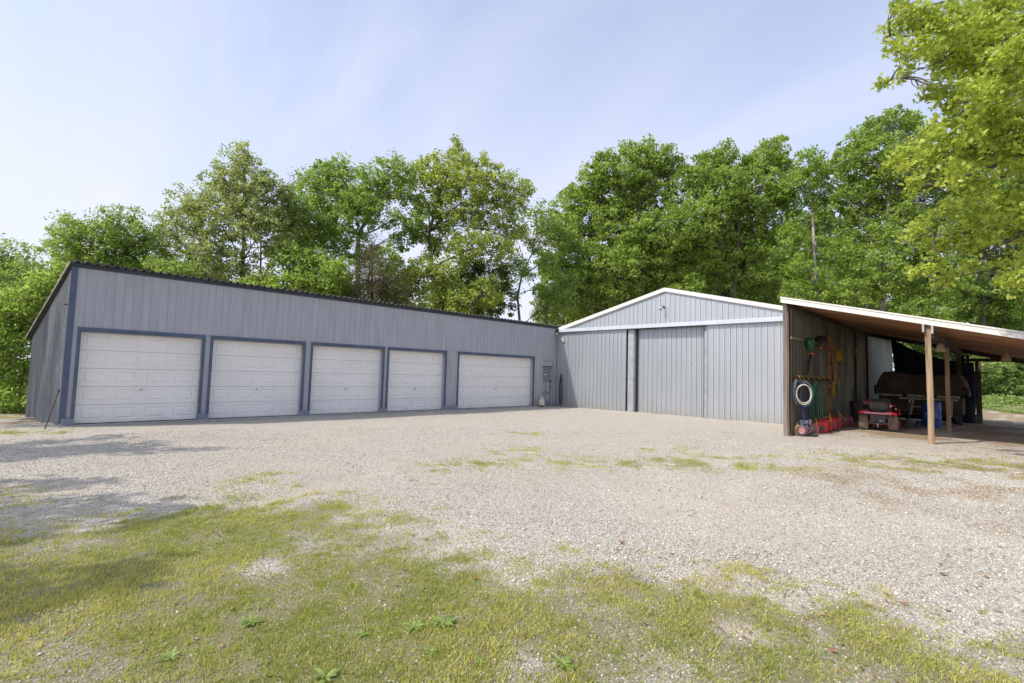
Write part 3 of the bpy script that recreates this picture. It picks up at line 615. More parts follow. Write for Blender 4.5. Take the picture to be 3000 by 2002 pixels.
MB().tube([(0,0,.40),(0,0,.46)],.02,8).lathe([(.001,0),(.03,0),(.03,.02),(.001,.02)], (0,0,.46), None, 10).build('valve', m_rust, pt_)

# ------------------------------------------------------------------ lean-to
lt = thing('lean_to_shed', 'open lean-to shed with white fascia and wooden posts against the barn', 'lean-to', (15.9, 16.3, .05))
Y0, Y1, X0, X1 = 16.10, 28.3, 12.38, 19.6
def us(x): return 4.10-.2515*(x-12.41)
mb = MB(); nb = 62
for k in range(nb):
    ya = Y0+.03+(Y1-Y0-.03)*k/nb; yb = ya+(Y1-Y0-.03)/nb-.012; dz = random.uniform(-.006, .006)
    mb.add([(x, y, us(x)+dz+h_) for x in (X0+.02, X1) for y in (ya, yb) for h_ in (0, .022)], [(0,1,3,2),(4,6,7,5),(0,4,5,1),(2,3,7,6),(0,2,6,4),(1,5,7,3)])
mb.build('roof_deck', m_deck, lt, world=True)
mb = MB(); mb.add([(x, y, us(x)+h_) for x in (X0, X1) for y in (Y0+.01, Y1+.03) for h_ in (.035, .085)], [(0,1,3,2),(4,6,7,5),(0,4,5,1),(2,3,7,6),(0,2,6,4),(1,5,7,3)]); mb.build('roof', m_whitetrim, lt, world=True)
mb = MB(); mb.prism([(X0-.02,us(X0)+.085),(X1,us(X1)+.085),(X1,us(X1)-.055),(X0-.02,us(X0)-.055)],Y0-.03,Y0); mb.prism([(X0-.03,us(X0)+.13),(X1,us(X1)+.13),(X1,us(X1)+.088),(X0-.03,us(X0)+.088)],Y0-.05,Y0+.09); mb.build('fascia', m_whitetrim, lt, world=True)
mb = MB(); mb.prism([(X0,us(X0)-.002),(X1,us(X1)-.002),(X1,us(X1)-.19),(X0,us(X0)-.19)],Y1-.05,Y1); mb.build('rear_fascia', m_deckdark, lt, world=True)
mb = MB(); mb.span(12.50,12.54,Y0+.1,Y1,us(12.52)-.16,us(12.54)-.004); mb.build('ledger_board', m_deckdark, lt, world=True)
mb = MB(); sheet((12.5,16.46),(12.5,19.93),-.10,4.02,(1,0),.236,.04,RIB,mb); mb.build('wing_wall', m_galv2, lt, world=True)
mb = MB(); mb.add([(12.44,16.46,-.10),(12.44,19.87,-.10),(12.44,19.87,4.02),(12.44,16.46,4.02)],[(0,3,2,1)]); mb.build('wing_wall_back', m_barn, lt, world=True)
def post(x, y, zt, w, matl, zb=None, name='post', bend=0.0):
    zb = float(gz(x, y))-.1 if zb is None else zb; mb = MB(); n_ = 10; P_ = []
    for k in range(n_+1):
        s = k/n_; P_.append((x+bend*math.sin(s*5)*.5, y, zb+(zt-zb)*s))
    h_ = w/2; v = []; f = []
    for i, p_ in enumerate(P_):
        j = random.uniform(-.003, .003); v += [(p_[0]+a*(h_+j), p_[1]+b*(h_+j), p_[2]) for a, b in ((-1,-1),(1,-1),(1,1),(-1,1))]
    for i in range(n_):
        for q in range(4): f.append((4*i+q, 4*i+(q+1) % 4, 4*i+4+(q+1) % 4, 4*i+4+q))
    f += [(3,2,1,0), tuple(4*n_+q for q in range(4))]
    return mb.add(v, f).build(name, matl, lt, world=True, bevel=.006)
mb = MB(); mb.span(12.34,12.40,16.34,16.42,-.2,3.98); mb.span(12.405,12.465,16.33,16.42,-.2,4.0); mb.span(12.47,12.50,16.35,16.44,-.2,4.02); mb.build('corner_post', m_oldwood, lt, world=True, bevel=.006)
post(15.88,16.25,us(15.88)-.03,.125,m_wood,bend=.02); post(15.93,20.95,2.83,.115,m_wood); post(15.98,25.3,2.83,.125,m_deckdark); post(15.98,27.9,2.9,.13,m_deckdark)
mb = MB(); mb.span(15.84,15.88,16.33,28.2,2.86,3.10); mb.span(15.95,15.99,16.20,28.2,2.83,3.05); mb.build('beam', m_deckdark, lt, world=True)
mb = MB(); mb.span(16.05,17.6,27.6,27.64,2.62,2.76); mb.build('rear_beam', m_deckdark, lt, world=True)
for x in (15.79, 15.97):
    mb = MB(); mb.span(x-.022,x+.022,Y0-.035,Y0+.2,us(x)-.27,us(x)-.06); mb.build('steel_strap', m_greyl, lt, world=True)
for z_, ya, yb in ((2.96,16.45,17.9),(1.66,16.45,21.6)):
    mb = MB(); mb.span(12.525,12.56,ya,yb,z_-.04,z_+.04); mb.build('wall_rail', m_wood if z_ > 2 else m_deckdark, lt, world=True)
mb = MB(); mb.span(12.525,12.60,21.05,21.25,-.1,3.35); mb.build('wall_stud', m_deck, lt, world=True)
MB().span(12.525,12.62,28.1,28.3,-.1,3.95).build('wall_stud', m_deckdark, lt, world=True); MB().span(12.525,12.60,25.5,25.65,-.1,3.9).build('wall_stud', m_deckdark, lt, world=True)
o = thing('yellow_notice', 'small yellow notice fixed high on a dark wall stud', 'sign', (12.61,25.55,3.0)); MB().box((0,0,0),(.02,.25,.22)).build('notice_plate', m_yrope, o)
# rack at the far right corner of the lean-to
rk = thing('storage_rack', 'dark board rack at the far right corner of the lean-to', 'rack', (16.15, 27.7, .05))
for x, y, h_ in ((0,0,2.9),(.27,.02,2.75),(.30,1.6,2.7)): MB().box((x,y,h_/2-.05),(.11,.12,h_)).build('leg', m_deckdark, rk)
MB().box((.05,.1,1.85),(.62,.05,.50)).build('side_board', m_deckdark, rk); MB().box((.2,.9,2.12),(.75,1.9,.05)).build('shelf', m_deckdark, rk); MB().box((.1,.2,.18),(.6,.5,.36)).build('bottom_crate', m_grey, rk)
for k in range(4): MB().bar((-.1+.1*k,.2,.0),(-.05+.12*k,.35,1.5+.1*k),.07,.03).build('leaning_board', m_deckdark, rk)
# hanging lamps with flared shades
for (x, y, z, lb) in ((15.93,18.8,2.90,'tan flared lamp shade hanging from the beam between two posts'),(17.3,21.5,2.72,'tan flared lamp hanging under the roof at the far right')):
    o = thing('hanging_lamp', lb, 'lamp', (x, y, z), 0, 'flared lamps under the lean-to roof')
    MB().lathe([(.12,-.30),(.125,-.28),(.10,-.16),(.075,-.09),(.05,-.07),(.045,-.01),(.03,.02),(.001,.02)], (0,0,0), None, 20).build('lamp_shade', m_bell, o, smooth=True)
    MB().tube([(0,0,.0),(0,0,.12)],.02,8).lathe([(.001,.0),(.07,.0),(.05,.06),(.001,.06)], (.03,0,.03), None, 10).build('lamp_socket', m_bell, o)

# ------------------------------------------------------------------ things in the lean-to
def G(x, y): return (x, y, float(gz(x, y)))
# hand truck
ht = thing('hand_truck', 'dark blue hand truck with red wheels beside the corner post', 'hand truck', G(12.90,16.92), R(-6))
mb = MB()
for y in (-.17,.17): mb.tube([(-.05,y,.12),(-.13,y,1.1),(-.16,y*.9,1.25)],.014,8)
mb.tube([(-.16,-.15,1.25),(-.22,-.10,1.33),(-.22,.10,1.33),(-.16,.15,1.25)],.014,8)
for z in (.35,.6,.85): mb.bar((-.07-.08*z,-.17,z),(-.07-.08*z,.17,z),.02,.03)
mb.build('frame', m_bluedk, ht, smooth=False)
MB().box((-.12,0,.62),(.03,.20,.30)).build('back_plate', m_black, ht)
MB().box((.10,0,.03),(.26,.36,.012)).build('toe_plate', m_black, ht)
MB().tube([(-.1,-.26,.14),(-.1,.26,.14)],.012,8).build('axle', m_greyl, ht)
for y in (-.24,.24):
    w = MB().lathe([(.09,-.045),(.13,-.055),(.165,-.035),(.17,0),(.165,.035),(.13,.055),(.09,.045)], (-.1,y,.168), (R(90),0,0), 24).build('wheel', m_grey, ht, smooth=True)
    MB().lathe([(.001,-.075),(.025,-.075),(.03,-.052),(.07,-.050),(.09,-.062),(.10,-.055),(.10,.055),(.09,.062),(.07,.050),(.03,.052),(.025,.075),(.001,.075)], (-.1,y,.168), (R(90),0,0), 20).build('rim', m_pink, w, smooth=False)
# tan jug, white box
jg = thing('tan_jug', 'tan plastic jug on the gravel behind the corner post', 'jug', G(12.60,16.80))
MB().lathe([(.10,0),(.125,.02),(.13,.2),(.12,.28),(.06,.34),(.035,.36),(.035,.40),(.001,.40)], (0,0,0), None, 20).build('jug_body', m_tan, jg, smooth=True); MB().lathe([(.001,.40),(.042,.40),(.042,.44),(.001,.44)], (0,0,0), None, 14).build('jug_cap', m_rust, jg)
wb = thing('white_box', 'white box on the ground behind the hand truck', 'box', G(12.66,17.5)); MB().box((0,0,.28),(.22,.5,.34)).build('box_body', m_whitetrim, wb, bevel=.01); MB().box((0,0,.47),(.25,.54,.03)).build('lid', m_grey, wb)
# fuel cans
def can(loc, rz, m, lb, yellow=True, s=1.):
    o = thing('fuel_can', lb, 'fuel can', loc, rz, 'fuel cans along the lean-to wall')
    mb = MB(); mb.prism([(-.17,0),(.17,0),(.18,.04),(.18,.26),(.10,.33),(-.06,.34),(-.16,.29),(-.18,.24),(-.18,.04)],-.10,.10,'y'); b = mb.build('can_body', m, o, bevel=.022)
    MB().box((.0,-.102,.14),(.12,.008,.14)).build('label_recess', m_grey if m is m_red else m_redp, b, bevel=.003)
    MB().tube([(-.10,0,.33),(-.06,0,.375),(.05,0,.385),(.10,0,.33)],.013,8).build('can_handle', m, o, smooth=True)
    if yellow: MB().tube([(.13,0,.30),(.14,0,.36),(.10,.0,.50)],[.022,.014,.012],8).lathe([(.001,0),(.03,0),(.03,.04),(.001,.04)], (.13,0,.295), None, 12).build('spout', m_yel, o)
    return o
fc = [(12.78,17.75,0,m_redp,'faded red fuel can half behind the hand truck wheel',True),(12.95,18.15,.1,m_red,'first bright red fuel can right of the hand truck wheels',False),(12.97,18.65,-.1,m_red,'second bright red fuel can with yellow spout behind it',True),(12.98,19.2,.1,m_red,'third bright red fuel can in the row by the wall',False),(12.96,20.0,.05,m_red,'plain dark red fuel can next to the pinkish ones',True),(12.95,21.1,.1,m_redp,'pinkish faded fuel can with yellow spout upright',True),(12.98,21.8,-.2,m_redp,'last pinkish fuel can at the right end of the row',False)]
for x, y, a, m_, lb, yl in fc:
    o = can(G(x, y), R(20)+a, m_, lb, yl)
    if m_ is m_red: o.scale = (1.0,1.15,1.15)
fb = thing('red_panel', 'dull red plastic fender leaning behind the hand truck wheel', 'panel', G(12.68,17.55), R(60)); MB().prism([(-.2,0),(.24,0),(.20,.2),(.08,.42),(-.12,.46),(-.22,.3)],-.02,.02).build('panel', m_redp, fb, bevel=.01)
bk = thing('white_bucket', 'dirty white bucket behind the red fuel cans', 'bucket', G(12.72,19.9)); MB().lathe([(.12,0),(.15,.36),(.16,.36),(.16,.40),(.145,.40),(.11,.02),(.001,.02)], (0,0,0), None, 22).build('bucket_body', m_whitebag, bk, smooth=True); MB().tube([(0,.15*math.cos(t_),.36-.12*math.sin(t_)) for t_ in np.linspace(0,math.pi,12)],.005,6).build('bail_handle', m_greyl, bk)
# hoses hanging from the rail
def coil(name, lb, m, y, z, ry, rz_, r, turns, x=12.64, spread=.03, tail=None, cat='hose', rot=0):
    mb = MB(); pts = []
    for k in range(turns*28):
        t_ = 2*math.pi*k/28; j = k/28
        pts.append((spread*math.sin(j*2.1)+.012*(j % 3), ry*(1+.05*math.sin(j*1.7))*math.sin(t_), rz_*(1+.05*math.cos(j*2.3))*math.cos(t_)-.02*math.sin(j*3.)))
    if tail: pts += tail
    o = mb.tube(pts, r, 7).build(name, m, smooth=True); o.location = (x, y, z); o.rotation_euler[2] = R(rot); tag(o, lb, cat, 'hoses hanging on the lean-to rail'); return o
coil('hose_coil', 'dark blue hose hanging flat nearest the corner post', m_hosed, 16.60, 1.24, .11, .38, .018, 10, x=12.66, spread=.05, rot=-35)
coil('hose_coil', 'white hose coiled in an oval ring', m_hosew, 16.62, 1.19, .20, .30, .011, 5, x=12.84, spread=.04, rot=-62, )
coil('hose_coil', 'pale blue clear hose coiled behind the white one', m_hoseb, 17.15, 1.20, .24, .40, .016, 9, x=12.70, spread=.06, rot=-55)
mb = MB()
for k in range(9):
    w_ = .06+.035*k; pts = [(.02*math.sin(k*2.)+.05*(k % 3)/3, w_*(.3+.7*(1-s))*math.sin(2*math.pi*t_) if False else w_*math.sin(2*math.pi*t_)*(.35+.65*(.5-.5*math.cos(2*math.pi*t_))), -.66+(.66+.012*k)*math.cos(2*math.pi*t_)) for t_ in np.linspace(0, 1, 30) for s in (0,)]
    mb.tube(pts, .011, 6)
mb.tube([(.05,.1,-.1),(.1,.35,-.5),(.15,.7,-.95),(.16,.95,-1.2),(.1,1.0,-1.3)],.012,6)
o = mb.build('hose_coil', m_hoseg, smooth=True); o.location = (12.74, 18.35, 1.55); o.rotation_euler[2] = R(-40); tag(o, 'green garden hose hanging in long loops above the fuel cans', 'hose', 'hoses hanging on the lean-to rail')
for k, y in enumerate((16.8,17.2,17.7,18.4,19.1,19.8,20.6)):
    o = MB().tube([(0,0,.03),(.05,.0,.06),(.10,.02,.02),(.12,.04,-.10)],.012,6).build('rope_hook', m_yrope, smooth=True); o.location = (12.58, y, 1.72); tag(o, ('first yellow cord hook from the corner post','yellow cord hook holding the white hose coil','yellow cord hook holding the pale blue hose','yellow cord hook holding the green hose','yellow cord hook just right of the green hose','yellow cord hook above the yellow strap','last yellow cord hook before the brown stud')[k], 'hook', 'yellow cord hooks on the rail')
# string trimmer on the wall
st = thing('string_trimmer', 'green string trimmer with round black guard hung on the wall', 'trimmer', (12.60,17.85,2.92))
MB().lathe([(.001,-.03),(.19,-.03),(.22,.0),(.20,.04),(.06,.07),(.001,.07)], (.14,1.30,.10), (R(62),R(28),0), 22).build('cutting_guard', m_black, st, smooth=True)
MB().lathe([(.05,-.24),(.10,-.18),(.13,0),(.12,.14),(.06,.22),(.001,.22)], (.1,.05,-.08), (R(25),0,0), 14).build('motor_housing', m_greenp, st, smooth=True)
MB().box((.16,.55,-.02),(.06,.35,.08)).box((.1,.62,.04),(.05,.3,.05)).build('grip', m_greenp, st, bevel=.01)
MB().lathe([(.001,0),(.05,0),(.05,.06),(.001,.06)], (.17,1.05,-.13), (0,R(90),0), 12).box((.15,.18,-.40),(.07,.16,.06)).build('orange_cap', m_orange, st)
MB().tube([(.1,.1,-.42),(.1,-.1,-.6),(.1,-.32,-.95),(.1,-.42,-1.05),(.1,-.35,-1.12),(.1,-.2,-1.08),(.1,-.02,-.75),(.1,.16,-.5),(.1,.22,-.42)],.022,7).build('shaft', m_black, st, smooth=True)
MB().lathe([(.001,0),(.03,0),(.001,.01)], (.235,-.05,.02), (0,R(90),0), 10).build('badge', m_whitetrim, st)
# long tools and cords
tl = thing('tool_bundle', 'bundle of rakes and sticks hanging on the brown stud', 'tools', (12.66,21.3,1.6))
for k in range(7):
    MB().tube([(.03*k % .1, .12*k-.4, 1.75-.1*k),(.05, .11*k-.35, .6),(.06, .08*k-.25, -.1)],.016,6).build('tool_handle', m_wood if k % 2 else m_deck, tl)
for k in range(3):
    mb = MB()
    for j in range(-4, 5): mb.tube([(.12,.35*k-.2,1.3),(.16,.35*k-.2+j*.05,.95),(.15,.35*k-.2+j*.055,.80)],.006,5)
    mb.build('rake_head', m_yrope, tl)
cd = MB()
for k in range(7): cd.tube([(.03*math.sin(k*2),(k-3)*.03+.05*math.sin(t_*3+k),-t_*.6) for t_ in np.linspace(0,1,8)],.016,6)
o = cd.build('cord_bundle', m_yrope, smooth=True); o.location = (12.76,20.7,1.62); tag(o, 'yellow extension cord bunched below the tools', 'cord')
o = MB().tube([(0,.22*math.sin(t_),.2*math.cos(t_)) for t_ in np.linspace(-.6,2.6,14)],.022,7).build('hose_end', m_hosew, smooth=True); o.location = (12.66,21.9,1.53); tag(o, 'short curved white hose end on the dark wall', 'hose')
o = MB().tube([(0,-.3,.06),(.02,-.15,-.03),(.02,.1,-.06),(0,.35,.05)],.014,6).build('yellow_strap', m_yrope, smooth=True); o.location = (12.7,19.9,1.45); tag(o, 'yellow strap drooping under the wall rail', 'strap')
sv = thing('shovel', 'shovel standing upside down against the dark wall', 'shovel', G(12.85,23.6)); MB().tube([(.1,0,0),(-.05,.05,1.1)],.017,7).build('shaft', m_deckdark, sv); MB().prism([(-.1,1.1),(.1,1.1),(.12,1.35),(.0,1.45),(-.12,1.35)],-.01,.01,'x').build('blade', m_grey, sv)
for k, (x, y, hh, lb) in enumerate(((12.85,24.3,.75,'tall dark bin by the wall behind the fuel cans'),(12.9,25.6,.62,'low dark tub against the wall left of the mower'),(13.1,26.9,.7,'dark crate at the far left below the boat cover'))):
    o = thing('storage_bin', lb, 'bin', G(x, y), .1*k, 'dark bins along the shaded wall'); MB().lathe([(.20,0),(.26,hh),(.27,hh),(.27,hh+.03),(.001,hh+.03)], (0,0,0), None, 18).build('bin_body', m_grey, o); MB().lathe([(.001,hh+.03),(.28,hh+.03),(.26,hh+.07),(.001,hh+.08)], (0,0,0), None, 18).build('bin_lid', m_deckdark, o)
# riding mower, seen from behind (rear faces -y)
mw = thing('riding_mower', 'red riding lawn mower parked with its rear to the yard', 'lawn mower', G(14.22,19.92), R(4))
tyr = []
for x in (-.40,.40):
    mb = MB(); mb.lathe([(.13,-.12),(.235,-.125),(.262,-.09),(.268,0),(.262,.09),(.235,.125),(.13,.12)], (x,0,.265), (0,R(90),0), 30)
    for k in range(30):
        a = 2*math.pi*k/30
        for sx in (-1,1): mb.box((x+sx*.055,.266*math.cos(a+.1*sx),.265+.266*math.sin(a+.1*sx)),(.085,.022,.024),(a+.1*sx,0,0))
    w = mb.build('rear_wheel', m_tyre, mw)
    MB().lathe([(.001,-.06),(.05,-.08),(.06,-.05),(.128,-.10),(.132,-.115),(.132,.115),(.128,.10),(.06,.05),(.05,.08),(.001,.06)], (x,0,.265), (0,R(90),0), 20).build('rim', m_cream, w)
for x in (-.38,.38): MB().lathe([(.08,-.07),(.15,-.075),(.18,-.04),(.18,.04),(.15,.075),(.08,.07)], (x,1.25,.18), (0,R(90),0), 22).build('front_wheel', m_black, mw, smooth=True)
mb = MB(); mb.prism([(-.54,.575),(-.50,.545),(.50,.545),(.54,.575),(.47,.635),(.30,.665),(.16,.62),(-.16,.62),(-.30,.665),(-.47,.635)],-.26,.42); mb.build('rear_fender', m_mower, mw, bevel=.02)
MB().box((0,-.262,.585),(.72,.02,.045)).build('fender_stripe', mat('pink_white_decal', (.62,.45,.48), rough=.4), mw, bevel=.006)
MB().box((0,-.274,.588),(.15,.008,.02)).build('rear_badge', m_whitetrim, mw)
mb = MB(); mb.box((0,-.12,.40),(.42,.22,.27)); mb.build('rear_plate', m_grey, mw, bevel=.015)
mb = MB()
for z, w_ in ((.48,.24),(.43,.20),(.37,.17),(.31,.16)): mb.box((-.02,-.235,z),(w_,.012,.014))
mb.build('vent_slot', m_black, mw)
MB().box((.08,-.236,.335),(.08,.01,.03)).build('plate_badge', m_greyl, mw)
MB().bar((-.3,-.1,.25),(.3,-.1,.25),.05,.05).box((0,-.2,.235),(.22,.16,.02)).build('hitch_bar', m_tyre, mw); MB().tube([(0,-.26,.26),(0,-.26,.13)],.014,8).build('hitch_pin', m_whitetrim, mw)
mb = MB(); n1 = [(-.24,.72),(-.27,.80),(-.25,.92),(-.18,.965),(.18,.965),(.25,.92),(.27,.80),(.24,.72)]; mb.prism(n1,-.02,.07); mb.build('seat_back', m_grey, mw, bevel=.03)
MB().box((0,.2,.70),(.46,.46,.09)).build('seat_cushion', m_black, mw, bevel=.03); MB().box((0,.15,.62),(.3,.3,.1)).build('seat_pan', m_black, mw)
mb = MB(); mb.prism([(.62,.45),(1.5,.42),(1.56,.75),(1.35,.93),(.75,.98),(.62,.9)],-.26,.26,'x'); mb.build('hood', m_mower, mw, bevel=.04)
MB().prism([(.55,.5),(.68,.5),(.70,1.04),(.62,1.06)],-.27,.27,'x').build('dashboard', m_black, mw, bevel=.01)
MB().tube([(.19*math.cos(t_),.45+.04*math.sin(t_),1.05+.16*math.sin(t_)) for t_ in np.linspace(0,2*math.pi,20,endpoint=False)],.014,7,closed=True).tube([(0,.45,1.05),(0,.62,.98)],.02,8).build('steering_wheel', m_black, mw)
mb = MB()
for x in (-.42,-.36,-.30,-.24): mb.tube([(x,.5,.9),(x-.01,.5,1.10)],.008,6)
mb.box((-.34,.55,.90),(.26,.2,.12)); mb.build('rear_basket', mat('dark_red_paint', (.22,.008,.012), rough=.5), mw)
MB().tube([(.25,.1,.9),(.45,.3,.82),(.55,.1,.74),(.56,-.05,.62)],.014,7).build('side_bar', m_mower, mw); MB().box((.56,.1,.60),(.05,.16,.05),(R(20),0,0)).build('side_marker', m_red, mw, bevel=.008)
MB().lathe([(.001,0),(.035,0),(.03,.03),(.001,.03)], (.33,.1,.83), (R(90),0,0), 12).box((.46,.15,.74),(.03,.03,.05)).build('fuel_cap', m_greyl, mw)
MB().box((0,.8,.22),(1.05,.7,.16)).build('mowing_deck', m_mower, mw, bevel=.03)
# black push trimmer right of the mower
pm = thing('wheeled_trimmer', 'black wheeled trimmer standing between mower and blue drum', 'trimmer', G(14.85,21.7), R(10))
MB().lathe([(.02,0),(.22,.02),(.24,.10),(.15,.17),(.10,.30),(.001,.32)], (0,0,.05), None, 18).build('deck', m_grey, pm)
for x in (-.18,.18): MB().lathe([(.001,-.02),(.10,-.02),(.11,0),(.10,.02),(.001,.02)], (x,-.12,.10), (0,R(90),0), 16).build('wheel', m_black, pm)
MB().tube([(0,.1,.3),(.0,.25,.8),(.02,.35,1.15)],.016,8).build('handle', m_black, pm); MB().tube([(.02,.28,.9),(.02,.26,1.02)],.02,8).build('silver_grip', m_greyl, pm)
# blue drum
DR = .29; dr = thing('blue_drum', 'blue plastic drum with white lettering behind the front post', 'drum', G(15.27,23.7))
MB().lathe([(.26,0),(.285,.02),(.29,.06),(.29,.28),(.296,.30),(.29,.32),(.29,.56),(.296,.58),(.29,.60),(.29,.84),(.28,.90),(.26,.92),(.25,.905),(.001,.905)], (0,0,0), None, 36).build('drum_body', m_barrel, dr, smooth=True)
MB().lathe([(.285,.90),(.298,.90),(.298,.93),(.285,.93)], (0,0,0), None, 30).build('rim_ring', m_barrel, dr)
def wraptext(txt, size, zc, r, ang0, parent, m, name):
    cu = bpy.data.curves.new(name, 'FONT'); cu.body = txt; cu.size = size; cu.align_x = 'CENTER'; cu.extrude = .0; cu.offset = size*.02
    tmp = bpy.data.objects.new(name, cu); col.objects.link(tmp); bpy.context.view_layer.update()
    me = bpy.data.meshes.new_from_object(tmp.evaluated_get(bpy.context.evaluated_depsgraph_get())); bpy.data.objects.remove(tmp)
    for v in me.vertices:
        a = ang0+v.co.x/r; z = zc+v.co.y; v.co = (r*math.cos(a), r*math.sin(a), z)
    me.materials.clear(); me.materials.append(m); o = bpy.data.objects.new(name, me); col.objects.link(o); o.parent = parent; return o
# the side that faces the standpoint
fa = math.atan2(CAM[1]-23.7, CAM[0]-15.22)
wraptext('SUZUKI', .115, .45, .2935, fa, dr, m_text, 'drum_lettering'); wraptext('GENUINE PARTS', .052, .375, .2935, fa, dr, m_text, 'small_lettering')
mb = MB()
for z, w_ in ((.345,.5),(.30,.28)):
    n_ = 8; v = []
    for k in range(n_+1): a = fa+(k/n_-.5)*w_*1.6; v += [(.2932*math.cos(a),.2932*math.sin(a),z),(.2932*math.cos(a),.2932*math.sin(a),z+.008)]
    mb.add(v, [(2*k,2*k+2,2*k+3,2*k+1) for k in range(n_)])
mb.build('printed_line', m_text, dr)
# covered pontoon-like trailer
tw = thing('covered_trailer', 'cream steel trailer frame with a large brown cloth cover', 'trailer', (14.8, 24.6, .02))
nx2, ny2 = 30, 26; v = []; f = []
for i in range(nx2+1):
    for j in range(ny2+1):
        u = i/nx2; w_ = j/ny2; x = -1.35+2.85*u
        # profile across: front face rises then top runs back
        if w_ < .45: y = -.35-.06*math.sin(w_*7); z = 1.14+(w_/.45)*.86
        else: y = -.30+(w_-.45)/.55*3.0; z = 2.02
        ed_ = min(1, (min(u, 1-u))/.10)**.5
        z = 1.12+(z-1.12)*ed_ if w_ >= .2 else z*(1 if ed_ > .3 else .99)
        z += .05*math.sin(u*math.pi*2.2+.6)*(w_ > .3)+.02*math.sin(u*23+w_*5)*(w_ > .2); y += .045*math.sin(u*17+1.5*math.sin(w_*6))*(w_ < .6)
        if w_ < .05: z += .045*math.sin(u*9)+.035*math.sin(u*21)
        v.append((x, y, z))
for i in range(nx2):
    for j in range(ny2): a = i*(ny2+1)+j; f.append((a, a+ny2+1, a+ny2+2, a+1))
o = MB().add(v, f).build('cloth_cover', m_cover, tw, smooth=True); md_ = o.modifiers.new('s', 'SOLIDIFY'); md_.thickness = .012
for a_, b_ in ((-1.2,-.45),(-.30,.45),(.60,1.25)): MB().span(a_,b_,-.38,-.30,1.09,1.17).build('deck_rail', m_cream, tw, bevel=.01)
MB().span(-.55,1.2,-.34,-.28,.98,1.055).build('cross_beam', m_cream, tw, bevel=.006)
for x, xt in ((-.18,-.12),(.45,.38),(1.02,1.02)):
    MB().bar((xt,-.31,.98),(x-.03,-.28,.38),.06,.06).build('frame_leg', m_cream, tw)
MB().bar((-.18,-.30,.70),(.2,-.30,.70),.05,.05).build('brace', m_cream, tw); MB().bar((-1.0,-.2,.40),(1.2,-.2,.40),.07,.07).build('lower_rail', m_deckdark, tw)
for x in (-.9,1.0): MB().lathe([(.12,-.09),(.29,-.10),(.33,-.05),(.33,.05),(.29,.10),(.12,.09)], (x,1.6,.33), (0,R(90),0), 24).build('wheel', m_black, tw, smooth=True)
MB().tube([(.75,-.55,.0),(.62,-.5,.62)],.025,8).build('jack_stand', m_wood, tw)
MB().span(-1.3,1.3,.2,2.5,.45,1.1).build('hull', m_deckdark, tw)
# navy tarp stretched behind
v = []; f = []; nx2, ny2 = 26, 14
for i in range(nx2+1):
    u = i/nx2; x = 13.62+2.75*u; yb = 27.2-.9*u; zt = 3.62-1.05*(u**.62)+.0*u; zt = 3.66-1.12*(1-(1-u)**1.9)
    for j in range(ny2+1):
        w_ = j/ny2; z = .1+(zt-.1)*w_; v.append((x+.05*math.sin(w_*3)-(.18*(1-w_)*(1-u)*-1), yb+.05*math.sin(u*19+w_*2)*(1-w_*.6), z))
for i in range(nx2):
    for j in range(ny2): a = i*(ny2+1)+j; f.append((a, a+ny2+1, a+ny2+2, a+1))
o = MB().add(v, f).build('hanging_tarp', m_navy, smooth=True); md_ = o.modifiers.new('s', 'SOLIDIFY'); md_.thickness = .008; tag(o, 'dark navy tarp stretched behind the covered trailer', 'tarp')
o = MB().tube([(13.9,27.9,3.55),(15.0,27.6,3.28),(15.95,27.3,3.10)],.014,6).build('white_cable', m_whitetrim, smooth=True); tag(o, 'thin white cable sloping under the lean-to roof', 'cable')
# white bag and yellow jacket at the rack
wg = MB().lathe([(.02,.0),(.14,.05),(.17,.25),(.13,.42),(.05,.55),(.06,.8),(.03,.95),(.001,.95)], (0,0,0), None, 14); wg.v = [(x*(1+.15*math.sin(z*9)), y*.6, z) for x, y, z in wg.v]
o = wg.build('hanging_bag', m_whitebag, smooth=True); o.location = (16.02,27.3,1.05); o.scale = (1.1,1,1.2); tag(o, 'white plastic bag hanging at the dark corner rack', 'bag')
wg = MB().lathe([(.01,.0),(.10,.03),(.12,.25),(.07,.40),(.001,.45)], (0,0,0), None, 12); o = wg.build('yellow_bag', mat('dull_yellow_cloth', (.24,.24,.03), rough=.8), smooth=True); o.location = (15.75,26.3,.62); tag(o, 'dull yellow bag hanging low between two posts', 'bag')
#TREES
# ------------------------------------------------------------------ trees
def leaves(name, C, size, mats, parent, lobed=False, up=.8, twist=1., world=True, tint0=None, asp=.62):
    n = len(C); nr = rng.normal(0, 1, (n, 3)); nr[:, 2] = np.abs(nr[:, 2])*.6+up; nr /= np.linalg.norm(nr, axis=1)[:, None]
    u = rng.normal(0, 1, (n, 3)); u -= nr*(u*nr).sum(1)[:, None]; u /= np.linalg.norm(u, axis=1)[:, None]; v = np.cross(nr, u)
    s = size*rng.uniform(.6, 1.3, n)[:, None]
    if lobed: shp = [(-1,0),(-.45,.30),(-.2,.62),(.05,.28),(.45,.62),(.5,.2),(1,0),(.5,-.2),(.45,-.62),(.05,-.28),(-.2,-.62),(-.45,-.30)]
    else: shp = [(-1,0),(0,asp),(1,.1),(.1,-asp)]
    k = len(shp); V = np.stack([C+u*s*a*.5*1.+v*s*b*.5+nr*s*(-.18*abs(a)) for a, b in shp], 1)
    if tint0 is None: tint0 = .5
    t = np.clip(tint0+rng.normal(0, .18, n), 0, 1); t = np.repeat(t, k)
    return mk(name, V.reshape(-1, 3), np.arange(n*k).reshape(n, k), mats, parent, world=world, attr=np.stack([t]*3, 1))
